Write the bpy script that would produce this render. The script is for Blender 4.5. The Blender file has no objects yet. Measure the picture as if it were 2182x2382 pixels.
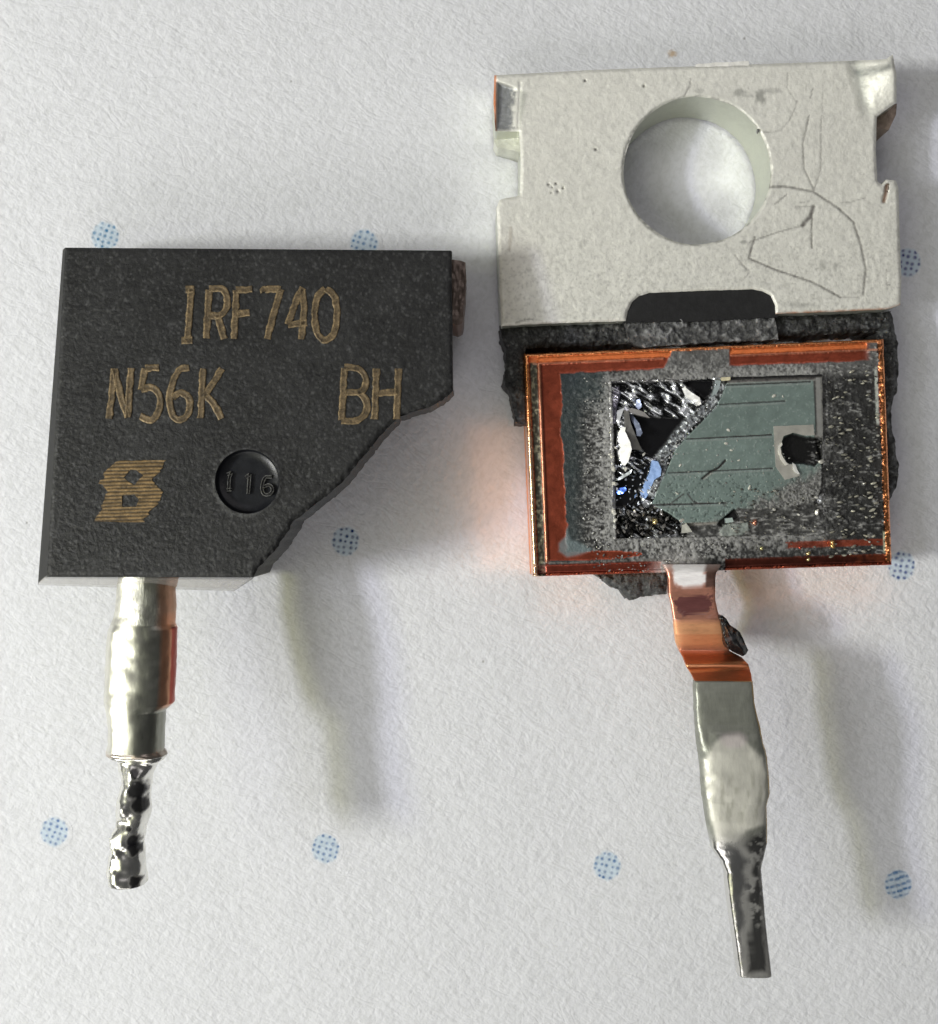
import bpy, math, random
import numpy as np
from mathutils import Vector
from mathutils.geometry import delaunay_2d_cdt
random.seed(7)
S = bpy.context.scene
COL = S.collection

# ------------------------------------------------------------------ camera
# lengths: 1 unit = 100 pixels of the photograph laid on the paper (about 1.15 mm)
CX, CY, H = 1091.0, 1191.0, 21.0
cam_d = bpy.data.cameras.new('camera'); cam = bpy.data.objects.new('camera', cam_d); COL.objects.link(cam)
cam.location = (0, 0, H); cam_d.sensor_fit = 'HORIZONTAL'
cam_d.angle = 2*math.atan(10.91/H); cam_d.clip_start = .1; cam_d.clip_end = 500
cam_d.dof.use_dof = True; cam_d.dof.focus_distance = H-1.6
cam_d.dof.aperture_fstop = 1.0
cam_d.dof.aperture_fstop = cam_d.lens/1000/(0.13)   # aperture disc about 0.13 units wide
S.camera = cam
# ------------------------------------------------------------------ world: dim room
w = bpy.data.worlds.new('World'); S.world = w; w.use_nodes = True
w.node_tree.nodes['Background'].inputs[0].default_value = (.95, .97, 1, 1)
w.node_tree.nodes['Background'].inputs[1].default_value = .05
# ------------------------------------------------------------------ lamps: window on the left, a second pane, room bounce
def area(name, az, el, dist, sx, sy, power, col):
    d = bpy.data.lights.new(name, 'AREA'); d.shape = 'RECTANGLE'; d.size = sx; d.size_y = sy
    d.energy = power; d.color = col
    o = bpy.data.objects.new(name, d); COL.objects.link(o)
    a, e = math.radians(az), math.radians(el)
    o.location = (dist*math.cos(e)*math.cos(a), dist*math.cos(e)*math.sin(a), dist*math.sin(e))
    o.rotation_euler = (-o.location).to_track_quat('-Z', 'Y').to_euler()
    return o
area('window_light', 188, 35.5, 80, 14, 3.6, 34500, (.88, .875, 1.0))
area('window_middle_light', 189, 42.5, 80, 22, 12, 11500, (.88, .88, 1.0))
area('window_upper_light', 192, 50, 80, 60, 44, 11500, (.98, 1.0, .64))
area('second_pane_light', 187, 32.5, 84, 12, 4.0, 14000, (1.0, 1.0, .40))
area('room_bounce_light', 80, 50, 60, 60, 26, 5200, (1.0, .95, .98))
area('room_bounce_light_low', -105, 42, 100, 80, 36, 25000, (1.0, .97, .94))
S.view_settings.view_transform = 'Standard'; S.view_settings.look = 'None'
S.view_settings.gamma = 1; S.view_settings.exposure = -0.05
S.cycles.max_bounces = 8; S.cycles.blur_glossy = .2

# ------------------------------------------------------------------ helpers
def W(P, z):
    P = np.asarray(P, float); z = np.broadcast_to(np.asarray(z, float), P.shape[:1])
    k = (H-z)/H
    return np.stack([(P[:, 0]-CX)/100*k, (CY-P[:, 1])/100*k, z], 1)
def conv(ox, oy, s):
    return lambda L: [(ox+u*s, oy+v*s) for u, v in L]
Z1 = conv(60, 500, .5956); Z2 = conv(60, 950, .379); Z3 = conv(1100, 100, .5858); Z4 = conv(1140, 740, .5414)
Z5 = conv(1380, 840, .314); Z6 = conv(200, 1340, .3672); Z7 = conv(1480, 1300, .248); Z8 = conv(1560, 1680, .3077)
def _h(ix, iy, seed):
    n = (ix.astype(np.int64)*374761393 + iy.astype(np.int64)*668265263 + seed*974634777) & 0xffffffff
    n = ((n ^ (n >> 13))*1274126177) & 0xffffffff
    n = ((n ^ (n >> 16))*2246822519) & 0xffffffff
    return ((n ^ (n >> 15)) & 0xffffff)/float(0xffffff)
def vn(x, y, seed=0):
    ix = np.floor(x); iy = np.floor(y); fx = x-ix; fy = y-iy
    fx = fx*fx*(3-2*fx); fy = fy*fy*(3-2*fy)
    a = _h(ix, iy, seed); b = _h(ix+1, iy, seed); c = _h(ix, iy+1, seed); d = _h(ix+1, iy+1, seed)
    return (a*(1-fx)+b*fx)*(1-fy)+(c*(1-fx)+d*fx)*fy
def fbm(x, y, o=4, seed=0, g=.55):
    x = np.asarray(x, float); y = np.asarray(y, float)
    r = 0; a = 1; t = 0
    for i in range(o):
        r = r+a*vn(x*2**i+i*17.3, y*2**i+i*9.1, seed+i); t += a; a *= g
    return r/t
def ridg(x, y, o=4, seed=0):
    return 1-np.abs(2*fbm(x, y, o, seed)-1)*2
def sstep(a, b, x):
    t = np.clip((x-a)/(b-a), 0, 1); return t*t*(3-2*t)
def inpoly(P, poly):
    x, y = P[:, 0], P[:, 1]; r = np.zeros(len(P), bool); n = len(poly)
    for i in range(n):
        x0, y0 = poly[i]; x1, y1 = poly[(i+1) % n]
        if y0 == y1: continue
        c = ((y0 > y) != (y1 > y)) & (x < (x1-x0)*(y-y0)/(y1-y0)+x0); r ^= c
    return r
def sdist(P, line, closed=False):
    L = list(line)+([line[0]] if closed else [])
    best = np.full(len(P), 1e9)
    for (x0, y0), (x1, y1) in zip(L[:-1], L[1:]):
        dx, dy = x1-x0, y1-y0; q = dx*dx+dy*dy+1e-12
        t = np.clip(((P[:, 0]-x0)*dx+(P[:, 1]-y0)*dy)/q, 0, 1)
        best = np.minimum(best, np.hypot(P[:, 0]-x0-t*dx, P[:, 1]-y0-t*dy))
    return best
def signed(P, poly):          # distance inside the polygon, positive within
    d = sdist(P, poly, True); return np.where(inpoly(P, poly), d, -d)
def dense(L, step, closed=True, rough=0, seed=0):
    L = list(L); out = []
    n = len(L) if closed else len(L)-1
    for i in range(n):
        a = np.array(L[i], float); b = np.array(L[(i+1) % len(L)], float)
        k = max(1, int(np.hypot(*(b-a))/step))
        for j in range(k): out.append(a+(b-a)*j/k)
    if not closed: out.append(np.array(L[-1], float))
    out = np.array(out)
    if rough:
        out = out + rough*2*np.stack([fbm(out[:, 0]/14, out[:, 1]/14, 3, seed)-.5, fbm(out[:, 0]/14, out[:, 1]/14, 3, seed+50)-.5], 1)
    return out
def spline(L, step=4):
    """smooth curve through points"""
    L = np.array(L, float); out = []
    Q = np.vstack([2*L[0]-L[1], L, 2*L[-1]-L[-2]])
    for i in range(1, len(Q)-2):
        p0, p1, p2, p3 = Q[i-1:i+3]; k = max(2, int(np.hypot(*(p2-p1))/step))
        for t in np.arange(k)/k:
            out.append(.5*((2*p1)+(p2-p0)*t+(2*p0-5*p1+4*p2-p3)*t*t+(3*p1-p0-3*p2+p3)*t**3))
    out.append(L[-1]); return np.array(out)
def col3(c, n): return np.tile(np.array(c, float), (n, 1))
def mesh_obj(name, V, F, mat, parent=None, col=None, pr=None, smooth=True):
    me = bpy.data.meshes.new(name)
    V = np.asarray(V, float); me.from_pydata(V.tolist(), [], [tuple(int(i) for i in f) for f in F]); 
    if col is not None:
        a = me.attributes.new('col', 'FLOAT_COLOR', 'POINT')
        c = np.ones((len(V), 4)); c[:, :3] = col; a.data.foreach_set('color', c.ravel())
    if pr is not None:                      # r metallic, g roughness, b relief
        a = me.attributes.new('props', 'FLOAT_COLOR', 'POINT')
        c = np.ones((len(V), 4)); c[:, :3] = pr; a.data.foreach_set('color', c.ravel())
    me.update()
    if smooth: me.polygons.foreach_set('use_smooth', [True]*len(me.polygons))
    me.materials.append(mat)
    o = bpy.data.objects.new(name, me); COL.objects.link(o)
    if parent is not None: o.parent = parent
    return o
def plate(name, outline, surf, zbot, mat, parent=None, holes=(), step=4, wall_col=None, wall_pr=(0, .4, 1),
          flare=0, rows=4, wrough=.02, seed=1, constraints=()):
    """surf(P) -> z, colour, props of the top face at photo points P; walls go straight down to zbot"""
    rings = [np.asarray(outline)]+[np.asarray(h) for h in holes]+[np.asarray(c) for c in constraints]
    pts = []; edges = []
    for r in rings:
        k = len(pts); n = len(r); pts += [tuple(p) for p in r]; edges += [(k+i, k+(i+1) % n) for i in range(n)]
    lo = rings[0].min(0); hi = rings[0].max(0)
    gx, gy = np.meshgrid(np.arange(lo[0]+step/2, hi[0], step), np.arange(lo[1]+step/2, hi[1], step))
    gx = gx + (np.arange(gx.shape[0]) % 2)[:, None]*step/2
    G = np.stack([gx.ravel(), gy.ravel()], 1)
    rs = np.random.RandomState(seed); G = G+rs.uniform(-.22, .22, G.shape)*step
    keep = inpoly(G, rings[0])
    for h in rings[1:1+len(holes)]: keep &= ~inpoly(G, h)
    G = G[keep]
    keep = np.ones(len(G), bool)
    for r in rings: keep &= sdist(G, [tuple(p) for p in r], True) > step*.45
    G = G[keep]; pts += [tuple(p) for p in G]
    v2, _, fc, _, _, _ = delaunay_2d_cdt([Vector(p) for p in pts], edges, [], 0, 1e-4)
    P = np.array([(v.x, v.y) for v in v2]); Fc = np.array([f for f in fc if len(f) == 3])
    c = P[Fc].mean(1); ok = inpoly(c, rings[0])
    for h in rings[1:1+len(holes)]: ok &= ~inpoly(c, h)
    Fc = Fc[ok]
    z, cc, pp = surf(P); V = W(P, z)
    a = V[Fc[:, 1]]-V[Fc[:, 0]]; b = V[Fc[:, 2]]-V[Fc[:, 0]]
    fl = (a[:, 0]*b[:, 1]-a[:, 1]*b[:, 0]) < 0; Fc[fl] = Fc[fl][:, ::-1]
    VV = [V]; FF = [tuple(f) for f in Fc]; CC = [cc]; PP = [pp]; base = len(V)
    for ri, r in enumerate(rings[:1+len(holes)]):
        z, c1, p1 = surf(r); T = W(r, z); n = len(r)
        area2 = np.sum(T[:, 0]*np.roll(T[:, 1], -1)-np.roll(T[:, 0], -1)*T[:, 1])
        cen = T.mean(0)
        nrm = np.stack([np.roll(T[:, 1], -1)-np.roll(T[:, 1], 1), -(np.roll(T[:, 0], -1)-np.roll(T[:, 0], 1))], 1)
        nrm /= np.linalg.norm(nrm, axis=1)[:, None]+1e-9
        if area2 < 0: nrm = -nrm
        if ri: nrm = -nrm
        for k in range(rows+1):
            f = k/rows; R = T.copy(); R[:, 2] = T[:, 2]*(1-f)+zbot*f
            amp = wrough*(1 if 0 < k else 0)
            nz = (fbm(np.arange(n)*.35, np.full(n, k*1.7), 3, seed+ri*7)-.5)*2*amp + flare*math.sin(f*math.pi/2)
            R[:, :2] += nrm*nz[:, None]
            VV.append(R); wc = c1 if wall_col is None else col3(wall_col, n)
            CC.append(wc); PP.append(col3(wall_pr(f) if callable(wall_pr) else wall_pr, n))
        flip = (area2 > 0) != bool(ri)
        for k in range(rows):
            for i in range(n):
                j = (i+1) % n; q = (base+k*n+i, base+(k+1)*n+i, base+(k+1)*n+j, base+k*n+j)
                FF.append(q if flip else q[::-1])
        if ri == 0 and not holes:
            bt = [base+rows*n+i for i in range(n)]; FF.append(bt[::-1] if area2 > 0 else bt)
        base += n*(rows+1)
    return mesh_obj(name, np.vstack(VV), FF, mat, parent, np.vstack(CC), np.vstack(PP))
def loft(name, left, right, zc, thick, mat, parent, paint, expo=3.0, step=3, nseg=28, lump=0, seed=0, y0=None, y1=None, cap=True):
    """left/right: edge points (x,y) in the photo; zc(y) centre height; cross-section a superellipse"""
    left = np.array(left, float); right = np.array(right, float)
    y0 = max(left[0, 1], right[0, 1]) if y0 is None else y0; y1 = min(left[-1, 1], right[-1, 1]) if y1 is None else y1
    ys = np.arange(y0, y1+.1, step); V = []; C = []; Pp = []; F = []
    th = np.linspace(0, 2*math.pi, nseg, endpoint=False)
    for i, y in enumerate(ys):
        xl = np.interp(y, left[:, 1], left[:, 0]); xr = np.interp(y, right[:, 1], right[:, 0]); z = zc(y)
        e = expo(y) if callable(expo) else expo
        ct, st = np.cos(th), np.sin(th)
        sx = np.sign(ct)*np.abs(ct)**(2/e); sz = np.sign(st)*np.abs(st)**(2/e)
        lm = lump(y) if callable(lump) else lump
        hw = (xr-xl)/2*(1+lm*.6*(fbm(th*2.2, np.full(nseg, y/22), 3, seed)-.5))
        px = (xl+xr)/2+sx*hw; k = (H-z)/H; T = thick(y)/2 if callable(thick) else thick/2
        zz = z+sz*T*(1+lm*2*(fbm(px/34, np.full(nseg, y/34), 2, seed+3)-.5))
        V.append(np.stack([(px-CX)/100*k, np.full(nseg, (CY-y)/100*k), zz], 1))
        c, p = paint(px, np.full(nseg, y), sx, sz); C.append(c); Pp.append(p)
        if i:
            a = (i-1)*nseg; b = i*nseg
            F += [(a+j, a+(j+1) % nseg, b+(j+1) % nseg, b+j) for j in range(nseg)]
    n = len(ys)
    if cap: F += [tuple(range(nseg))[::-1], tuple((n-1)*nseg+j for j in range(nseg))]
    return mesh_obj(name, np.vstack(V), F, mat, parent, np.vstack(C), np.vstack(Pp))
def ribbon(name, strokes, zf, width, mat, parent, c_mid, c_edge, lift=.012, seed=0, rough=.25):
    V = []; F = []; C = []
    for si, s in enumerate(strokes):
        L = spline(s, 2.5) if len(s) > 2 else dense(s, 2.5, False)
        n = len(L); t = np.gradient(L, axis=0); t /= np.linalg.norm(t, axis=1)[:, None]+1e-9
        nr = np.stack([-t[:, 1], t[:, 0]], 1); b = len(V)
        q = [-1, -.72, -.4, 0, .4, .72, 1]
        for i in range(n):
            wl = width/2*(1+rough*2*(fbm(np.array([i*.22]), np.array([seed+si*3.1]), 3, seed)[0]-.5))
            wr = width/2*(1+rough*2*(fbm(np.array([i*.22]), np.array([seed+si*3.1+40]), 3, seed)[0]-.5))
            for k, u in enumerate(q):
                p = L[i]+nr[i]*u*(wl if u < 0 else wr)
                z = zf(p[0], p[1])+(lift*(1.6 if abs(u) == .72 else .7) if abs(u) < 1 else .002)
                V.append((p[0], p[1], z))
                m = 1 if abs(u) in (.72, 1) else 0; nz = (.45+.5*random.random())*(.35+1.7*fbm(np.array([p[0]/9.]), np.array([p[1]/9.]), 3, seed)[0])
                C.append(np.array(c_edge if m else c_mid)*nz)
            if i:
                a = b+(i-1)*7; d = b+i*7
                F += [(a+j, d+j, d+j+1, a+j+1) for j in range(6)]
    V = np.array(V); return mesh_obj(name, W(V[:, :2], V[:, 2]), F, mat, parent, np.array(C), col3((.2, .5, 1), len(V)))
ICO = None
def ico():
    global ICO
    if ICO is None:
        import bmesh
        bm = bmesh.new(); bmesh.ops.create_icosphere(bm, subdivisions=1, radius=1)
        ICO = (np.array([v.co[:] for v in bm.verts]), [tuple(v.index for v in f.verts) for f in bm.faces]); bm.free()
    return ICO
def rocks(name, items, mat, parent, smooth=False, seed=0):
    """items: (px,py,z,rx,ry,rz,angle,colour,props) joined crumbs"""
    rs = np.random.RandomState(seed); v0, f0 = ico(); V = []; F = []; C = []; Pp = []
    for (x, y, z, rx, ry, rz, an, c, p) in items:
        v = v0*(1+rs.uniform(-.38, .3, (len(v0), 1)))*np.array([rx, ry, rz])/100
        tl = rs.uniform(-.5, .5); cz, sz = math.cos(an), math.sin(an)
        v = v@np.array([[cz, sz, 0], [-sz, cz, 0], [0, 0, 1]]); ct, st = math.cos(tl), math.sin(tl)
        v = v@np.array([[ct, 0, st], [0, 1, 0], [-st, 0, ct]])
        o = W(np.array([[x, y]]), z)[0]; b = len(V)*len(v0); V.append(v+o)
        F += [tuple(b+i for i in f) for f in f0]; C.append(col3(c, len(v0))); Pp.append(col3(p, len(v0)))
    return mesh_obj(name, np.vstack(V), F, mat, parent, np.vstack(C), np.vstack(Pp), smooth)

# ------------------------------------------------------------------ materials
def newmat(name):
    m = bpy.data.materials.new(name); m.use_nodes = True; nt = m.node_tree
    return m, nt, nt.nodes, nt.links, nt.nodes['Principled BSDF']
def attr_mat(name, bscale=9, bstr=.25, bdist=.03, cvar=.25, stretch=(1, 1, 1), spec=.5, detail=6, fine=0):
    m, nt, N, L, B = newmat(name)
    a = N.new('ShaderNodeAttribute'); a.attribute_name = 'col'
    p = N.new('ShaderNodeAttribute'); p.attribute_name = 'props'
    sp = N.new('ShaderNodeSeparateColor'); L.new(p.outputs['Color'], sp.inputs[0])
    tc = N.new('ShaderNodeTexCoord'); mp = N.new('ShaderNodeMapping'); mp.inputs['Scale'].default_value = stretch
    L.new(tc.outputs['Object'], mp.inputs[0])
    n = N.new('ShaderNodeTexNoise'); n.inputs['Scale'].default_value = bscale; n.inputs['Detail'].default_value = detail
    n.inputs['Roughness'].default_value = .62
    L.new(mp.outputs[0], n.inputs['Vector'])
    n2 = N.new('ShaderNodeTexNoise'); n2.inputs['Scale'].default_value = bscale*.37; n2.inputs['Detail'].default_value = 4
    L.new(mp.outputs[0], n2.inputs['Vector'])
    mr = N.new('ShaderNodeMapRange'); mr.inputs[1].default_value = .3; mr.inputs[2].default_value = .7
    mr.inputs[3].default_value = 1-cvar; mr.inputs[4].default_value = 1+cvar
    ad = N.new('ShaderNodeMath'); ad.operation = 'ADD'; L.new(n.outputs[0], ad.inputs[0]); L.new(n2.outputs[0], ad.inputs[1])
    hf = N.new('ShaderNodeMath'); hf.operation = 'MULTIPLY'; hf.inputs[1].default_value = .5; L.new(ad.outputs[0], hf.inputs[0])
    L.new(hf.outputs[0], mr.inputs[0])
    mx = N.new('ShaderNodeVectorMath'); mx.operation = 'SCALE'; L.new(a.outputs['Color'], mx.inputs[0]); L.new(mr.outputs[0], mx.inputs['Scale'])
    L.new(mx.outputs[0], B.inputs['Base Color'])
    L.new(sp.outputs[0], B.inputs['Metallic'])
    rr = N.new('ShaderNodeMath'); rr.operation = 'MULTIPLY_ADD'; rr.inputs[1].default_value = .16; 
    L.new(n2.outputs[0], rr.inputs[0])
    rs = N.new('ShaderNodeMath'); rs.operation = 'SUBTRACT'; rs.inputs[1].default_value = .08; L.new(sp.outputs[1], rs.inputs[0])
    L.new(rs.outputs[0], rr.inputs[2]); L.new(rr.outputs[0], B.inputs['Roughness'])
    B.inputs['Specular IOR Level'].default_value = spec
    b = N.new('ShaderNodeBump'); b.inputs['Distance'].default_value = bdist
    ms = N.new('ShaderNodeMath'); ms.operation = 'MULTIPLY'; ms.inputs[1].default_value = bstr; L.new(sp.outputs[2], ms.inputs[0])
    L.new(ms.outputs[0], b.inputs['Strength']); L.new(n.outputs[0], b.inputs['Height']); L.new(b.outputs[0], B.inputs['Normal'])
    return m
M_epoxy = attr_mat('black_epoxy', 14, .6, .035, .3, spec=.33, detail=6)
M_rubble = attr_mat('broken_epoxy', 16, .9, .05, .55, spec=.6)
M_ink = attr_mat('laser_marking', 20, .5, .03, .5)
M_tab = attr_mat('tin_plated_tab', 15, .7, .022, .07, detail=6)
M_copper = attr_mat('copper', 8, .3, .02, .16, stretch=(1, 4, 1))
M_pad = attr_mat('sooty_pad', 14, .6, .03, .25)
M_chip = attr_mat('silicon', 12, .25, .02, .12)
M_tin = attr_mat('tin_solder', 5, .35, .03, .10, stretch=(3, 1, 1))

def paper_mat():
    m, nt, N, L, B = newmat('rough_white_paper')
    tc = N.new('ShaderNodeTexCoord')
    ink = N.new('ShaderNodeAttribute'); ink.attribute_name = 'ink'
    # fibres: three crossing sets of stretched, warped noise
    def fib(ang, sc, st, det=3, dist=1.2):
        m0 = N.new('ShaderNodeMapping'); m0.inputs['Rotation'].default_value = (0, 0, math.radians(ang)); L.new(tc.outputs['Object'], m0.inputs[0])
        mp = N.new('ShaderNodeMapping'); mp.inputs['Scale'].default_value = (st, 1, 1); L.new(m0.outputs[0], mp.inputs[0])
        n = N.new('ShaderNodeTexNoise'); n.inputs['Scale'].default_value = sc; n.inputs['Detail'].default_value = det
        n.inputs['Distortion'].default_value = dist; L.new(mp.outputs[0], n.inputs['Vector']); return n.outputs[0]
    a = fib(38, 2.4, 2.6, 4, .6); b = fib(-48, 2.9, 2.4, 4, .6); c = fib(10, 7.5, 1.3, 4, .3); d = fib(0, .55, 1, 2, 0)
    def mth(op, x, y):
        k = N.new('ShaderNodeMath'); k.operation = op
        for i, q in enumerate((x, y)):
            if isinstance(q, (int, float)): k.inputs[i].default_value = q
            else: L.new(q, k.inputs[i])
        return k.outputs[0]
    # creases: narrow valleys of |noise-.5|
    e = fib(-62, 1.2, 2.4, 3, 1.0)
    cr = mth('MINIMUM', mth('MULTIPLY', mth('ABSOLUTE', mth('SUBTRACT', e, .5), 0), 9), .8)
    h = mth('ADD', mth('ADD', mth('MULTIPLY', a, .9), mth('MULTIPLY', b, .8)), mth('ADD', mth('MULTIPLY', c, .7), mth('MULTIPLY', cr, .24)))
    h = mth('ADD', h, mth('MULTIPLY', d, 1.6))
    bp = N.new('ShaderNodeBump'); bp.inputs['Strength'].default_value = .31; bp.inputs['Distance'].default_value = .075
    L.new(h, bp.inputs['Height']); L.new(bp.outputs[0], B.inputs['Normal'])
    mr = N.new('ShaderNodeValToRGB'); el = mr.color_ramp.elements
    el[0].position = .33; el[0].color = (.695, .705, .735, 1); el[1].position = .58; el[1].color = (.768, .778, .818, 1)
    L.new(fib(20, 6, 1.5, 5, .6), mr.inputs[0])
    inkc = N.new('ShaderNodeAttribute'); inkc.attribute_name = 'inkcol'
    mx = N.new('ShaderNodeMix'); mx.data_type = 'RGBA'
    L.new(ink.outputs['Fac'], mx.inputs[0]); L.new(mr.outputs[0], mx.inputs[6]); L.new(inkc.outputs['Color'], mx.inputs[7])
    L.new(mx.outputs[2], B.inputs['Base Color']); B.inputs['Roughness'].default_value = .85
    B.inputs['Specular IOR Level'].default_value = .15
    return m
M_paper = paper_mat()

# ------------------------------------------------------------------ paper
n = 261; g = np.linspace(-40, 40, n); gx, gy = np.meshgrid(g, g)
def paper_z(x, y): return -.05+.05*(fbm(x/3.1, y/3.4, 3, 5)-.5)
V = np.stack([gx.ravel(), gy.ravel(), paper_z(gx.ravel(), gy.ravel())], 1)
F = [(j*n+i, j*n+i+1, (j+1)*n+i+1, (j+1)*n+i) for j in range(n-1) for i in range(n-1)]
paper = mesh_obj('paper', V, F, M_paper); paper['kind'] = 'structure'
paper['label'] = 'rough white paper printed with small blue halftone dots'
def bary_z(x, y):      # height of the paper's triangulated sheet: bilinear is close enough for the small prints
    u = (x+40)/80*(n-1); v = (y+40)/80*(n-1); i = np.floor(u).astype(int); j = np.floor(v).astype(int); fx = u-i; fy = v-j
    Z = paper_z(gx.ravel(), gy.ravel()).reshape(n, n)
    return (Z[j, i]*(1-fx)+Z[j, i+1]*fx)*(1-fy)+(Z[j+1, i]*(1-fx)+Z[j+1, i+1]*fx)*fy
def printed(name, cx, cy, rad, fn, st=2.0):
    a = np.arange(-rad, rad+.1, st); qx, qy = np.meshgrid(a, a); k = len(a)
    f, c = fn(qx.ravel(), qy.ravel())
    x = (cx+qx.ravel()-CX)/100; y = (CY-cy-qy.ravel())/100
    V = np.stack([x, y, bary_z(x, y)+.004], 1); ok = np.hypot(qx, qy) < rad
    F = [(j*k+i, (j+1)*k+i, (j+1)*k+i+1, j*k+i+1) for j in range(k-1) for i in range(k-1) if ok[j, i]]
    F = [t[::-1] if False else t for t in F]
    o = mesh_obj(name, V, [t[::-1] for t in F][:] if True else F, M_paper, paper)
    at = o.data.attributes.new('ink', 'FLOAT', 'POINT'); at.data.foreach_set('value', f)
    at = o.data.attributes.new('inkcol', 'FLOAT_COLOR', 'POINT'); cc = np.ones((len(f), 4)); cc[:, :3] = c; at.data.foreach_set('color', cc.ravel())
    return o
def dots(seed, ang, dark, stripes=False):
    def fn(x, y):
        rs = np.random.RandomState(seed)
        r = np.hypot(x*1.02, y*.96)+3*(fbm(x/9+seed, y/9, 2, seed)-.5)*2
        tint = (1-sstep(27, 36, r))*.62
        ca, sa = math.cos(ang), math.sin(ang); u = (x*ca+y*sa)/13.6; v = (-x*sa+y*ca)/13.6
        iu = np.round(u); iv = np.round(v); ju = (_h(iu, iv, seed)-.5)*.28; jv = (_h(iu, iv, seed+9)-.5)*.28
        du = u-iu-ju; dv = v-iv-jv
        if stripes: du = du*.45
        rr = .31+.10*(_h(iu, iv, seed+3)-.5); d = np.hypot(du, dv)
        fade = 1-sstep(30, 35, r)
        k = (1-sstep(rr-.17, rr+.15, d))*fade*(.72+.5*fbm(x/8+seed, y/8, 2, seed+1))
        c = np.outer(1-k, (.48, .63, .76))+np.outer(k, dark)
        return np.clip(np.maximum(tint, k*.88), 0, 1), c
    return fn
for i, (x, y, a, dk, st) in enumerate([(242, 547, .3, (.07, .22, .40), 0), (847, 566, .25, (.05, .18, .38), 0), (803, 1259, .15, (.03, .08, .20), 0),
        (124, 1937, .35, (.10, .20, .42), 0), (757, 1975, .3, (.08, .18, .38), 0), (1413, 2016, .25, (.08, .19, .40), 0), (2091, 2059, -.25, (.10, .22, .42), 1),
        (2099, 1316, .2, (.05, .10, .28), 0), (2112, 610, .2, (.05, .07, .24), 0)]):
    printed('printed_dot', x, y, 42, dots(11+i, a, dk, st))
def blob(col, r, s):
    return lambda x, y: ((1-sstep(r*.2, r, np.hypot(x, y*1.2)+r*.8*(fbm(x/4+s, y/4, 3, s)-.5)))*.75, col3(col, len(x)))
for x, y, r, c in [(1565, 122, 15, (.50, .34, .18)), (1733, 87, 5, (.2, .18, .16)), (676, 186, 5, (.3, .3, .28)), (1124, 1540, 5, (.25, .25, .22)), (60, 1216, 4, (.3, .3, .3))]:
    printed('stain', x, y, r*1.5+2, blob(c, r, int(x)), 1.5)

def thing(name, label, cat, x, y):
    o = bpy.data.objects.new(name, None); COL.objects.link(o); o.empty_display_size = .5
    o['label'] = label; o['category'] = cat
    return o

# ================================================================== LEFT: black moulded half
A = thing('broken_transistor', 'black plastic transistor half with gold lettering and its lower right corner broken off', 'transistor', 600, 960)
def zt(x, y): return 2.3+1.1*(y-580)/770
diag = [(1053, 908), (1030, 932), (1004, 945), (965, 958), (927, 970), (898, 1000), (874, 1026), (845, 1063), (815, 1098), (796, 1122), (774, 1140), (745, 1166), (722, 1182),
        (700, 1200), (683, 1213), (668, 1240), (652, 1262), (640, 1282), (624, 1296), (598, 1327)]
top = [(152, 576), (1050, 583)]+diag+[(589, 1343), (109, 1342)]
cen = np.array([560, 950])
RC, RR = (575, 1120), 75
circ = lambda c, r, k=64: np.array([(c[0]+r*math.cos(t), c[1]+r*math.sin(t)) for t in np.linspace(0, 2*math.pi, k, endpoint=False)])
top_d = []; seg = []
for i in range(len(top)):
    a = np.array(top[i], float); b = np.array(top[(i+1) % len(top)], float); k = max(1, int(np.hypot(*(b-a))/6))
    for j in range(k): top_d.append(a+(b-a)*j/k); seg.append((i, j/k))
top_d = np.array(top_d); ND = len(diag)
isbrk = np.array([1 <= s[0] <= ND+1 if not (s[0] == 1) else s[1] > .5 for s in seg])
isbrk = np.array([(2 <= i <= ND) for i, f in seg])
top_d[isbrk] += np.stack([fbm(top_d[isbrk, 0]/9, top_d[isbrk, 1]/9, 3, 3)-.5, fbm(top_d[isbrk, 0]/9, top_d[isbrk, 1]/9, 3, 33)-.5], 1)*8
def surf_body(P):
    d = sdist(P, [tuple(p) for p in top_d], True); x, y = P[:, 0], P[:, 1]
    near = sdist(P, diag)
    z = zt(x, y)-.035*(1-sstep(0, 9, d))**2
    gr = fbm(x/6, y/6, 3, 21)
    pit = sstep(.60, .78, fbm(x/9, y/9, 3, 77))
    z = z+.020*(gr-.5)+.012*(fbm(x/3.4, y/3.4, 2, 5)-.5)
    crk = (1-sstep(2, 14, near))
    z = z-crk*.06*fbm(x/10, y/10, 3, 8)
    k = .018+.010*(gr-.5)+.014*pit*sstep(500, 1000, x)+.006*sstep(.45, .65, fbm(x/130, y/110, 3, 6))
    dr = np.abs(np.hypot(x-RC[0], y-RC[1])-RR-2)
    k = k+.04*(1-sstep(0, 5, dr))*sstep(.35, .6, fbm(x/12, y/12, 2, 4)); z = z+.02*(1-sstep(0, 5, dr))
    k = k+.04*sstep(.66, .8, fbm(x/4, y/5, 2, 44))
    c = np.stack([k, k*1.015, k*1.03], 1)
    return z, c, np.tile([0, .48, 1.], (len(P), 1))
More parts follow.
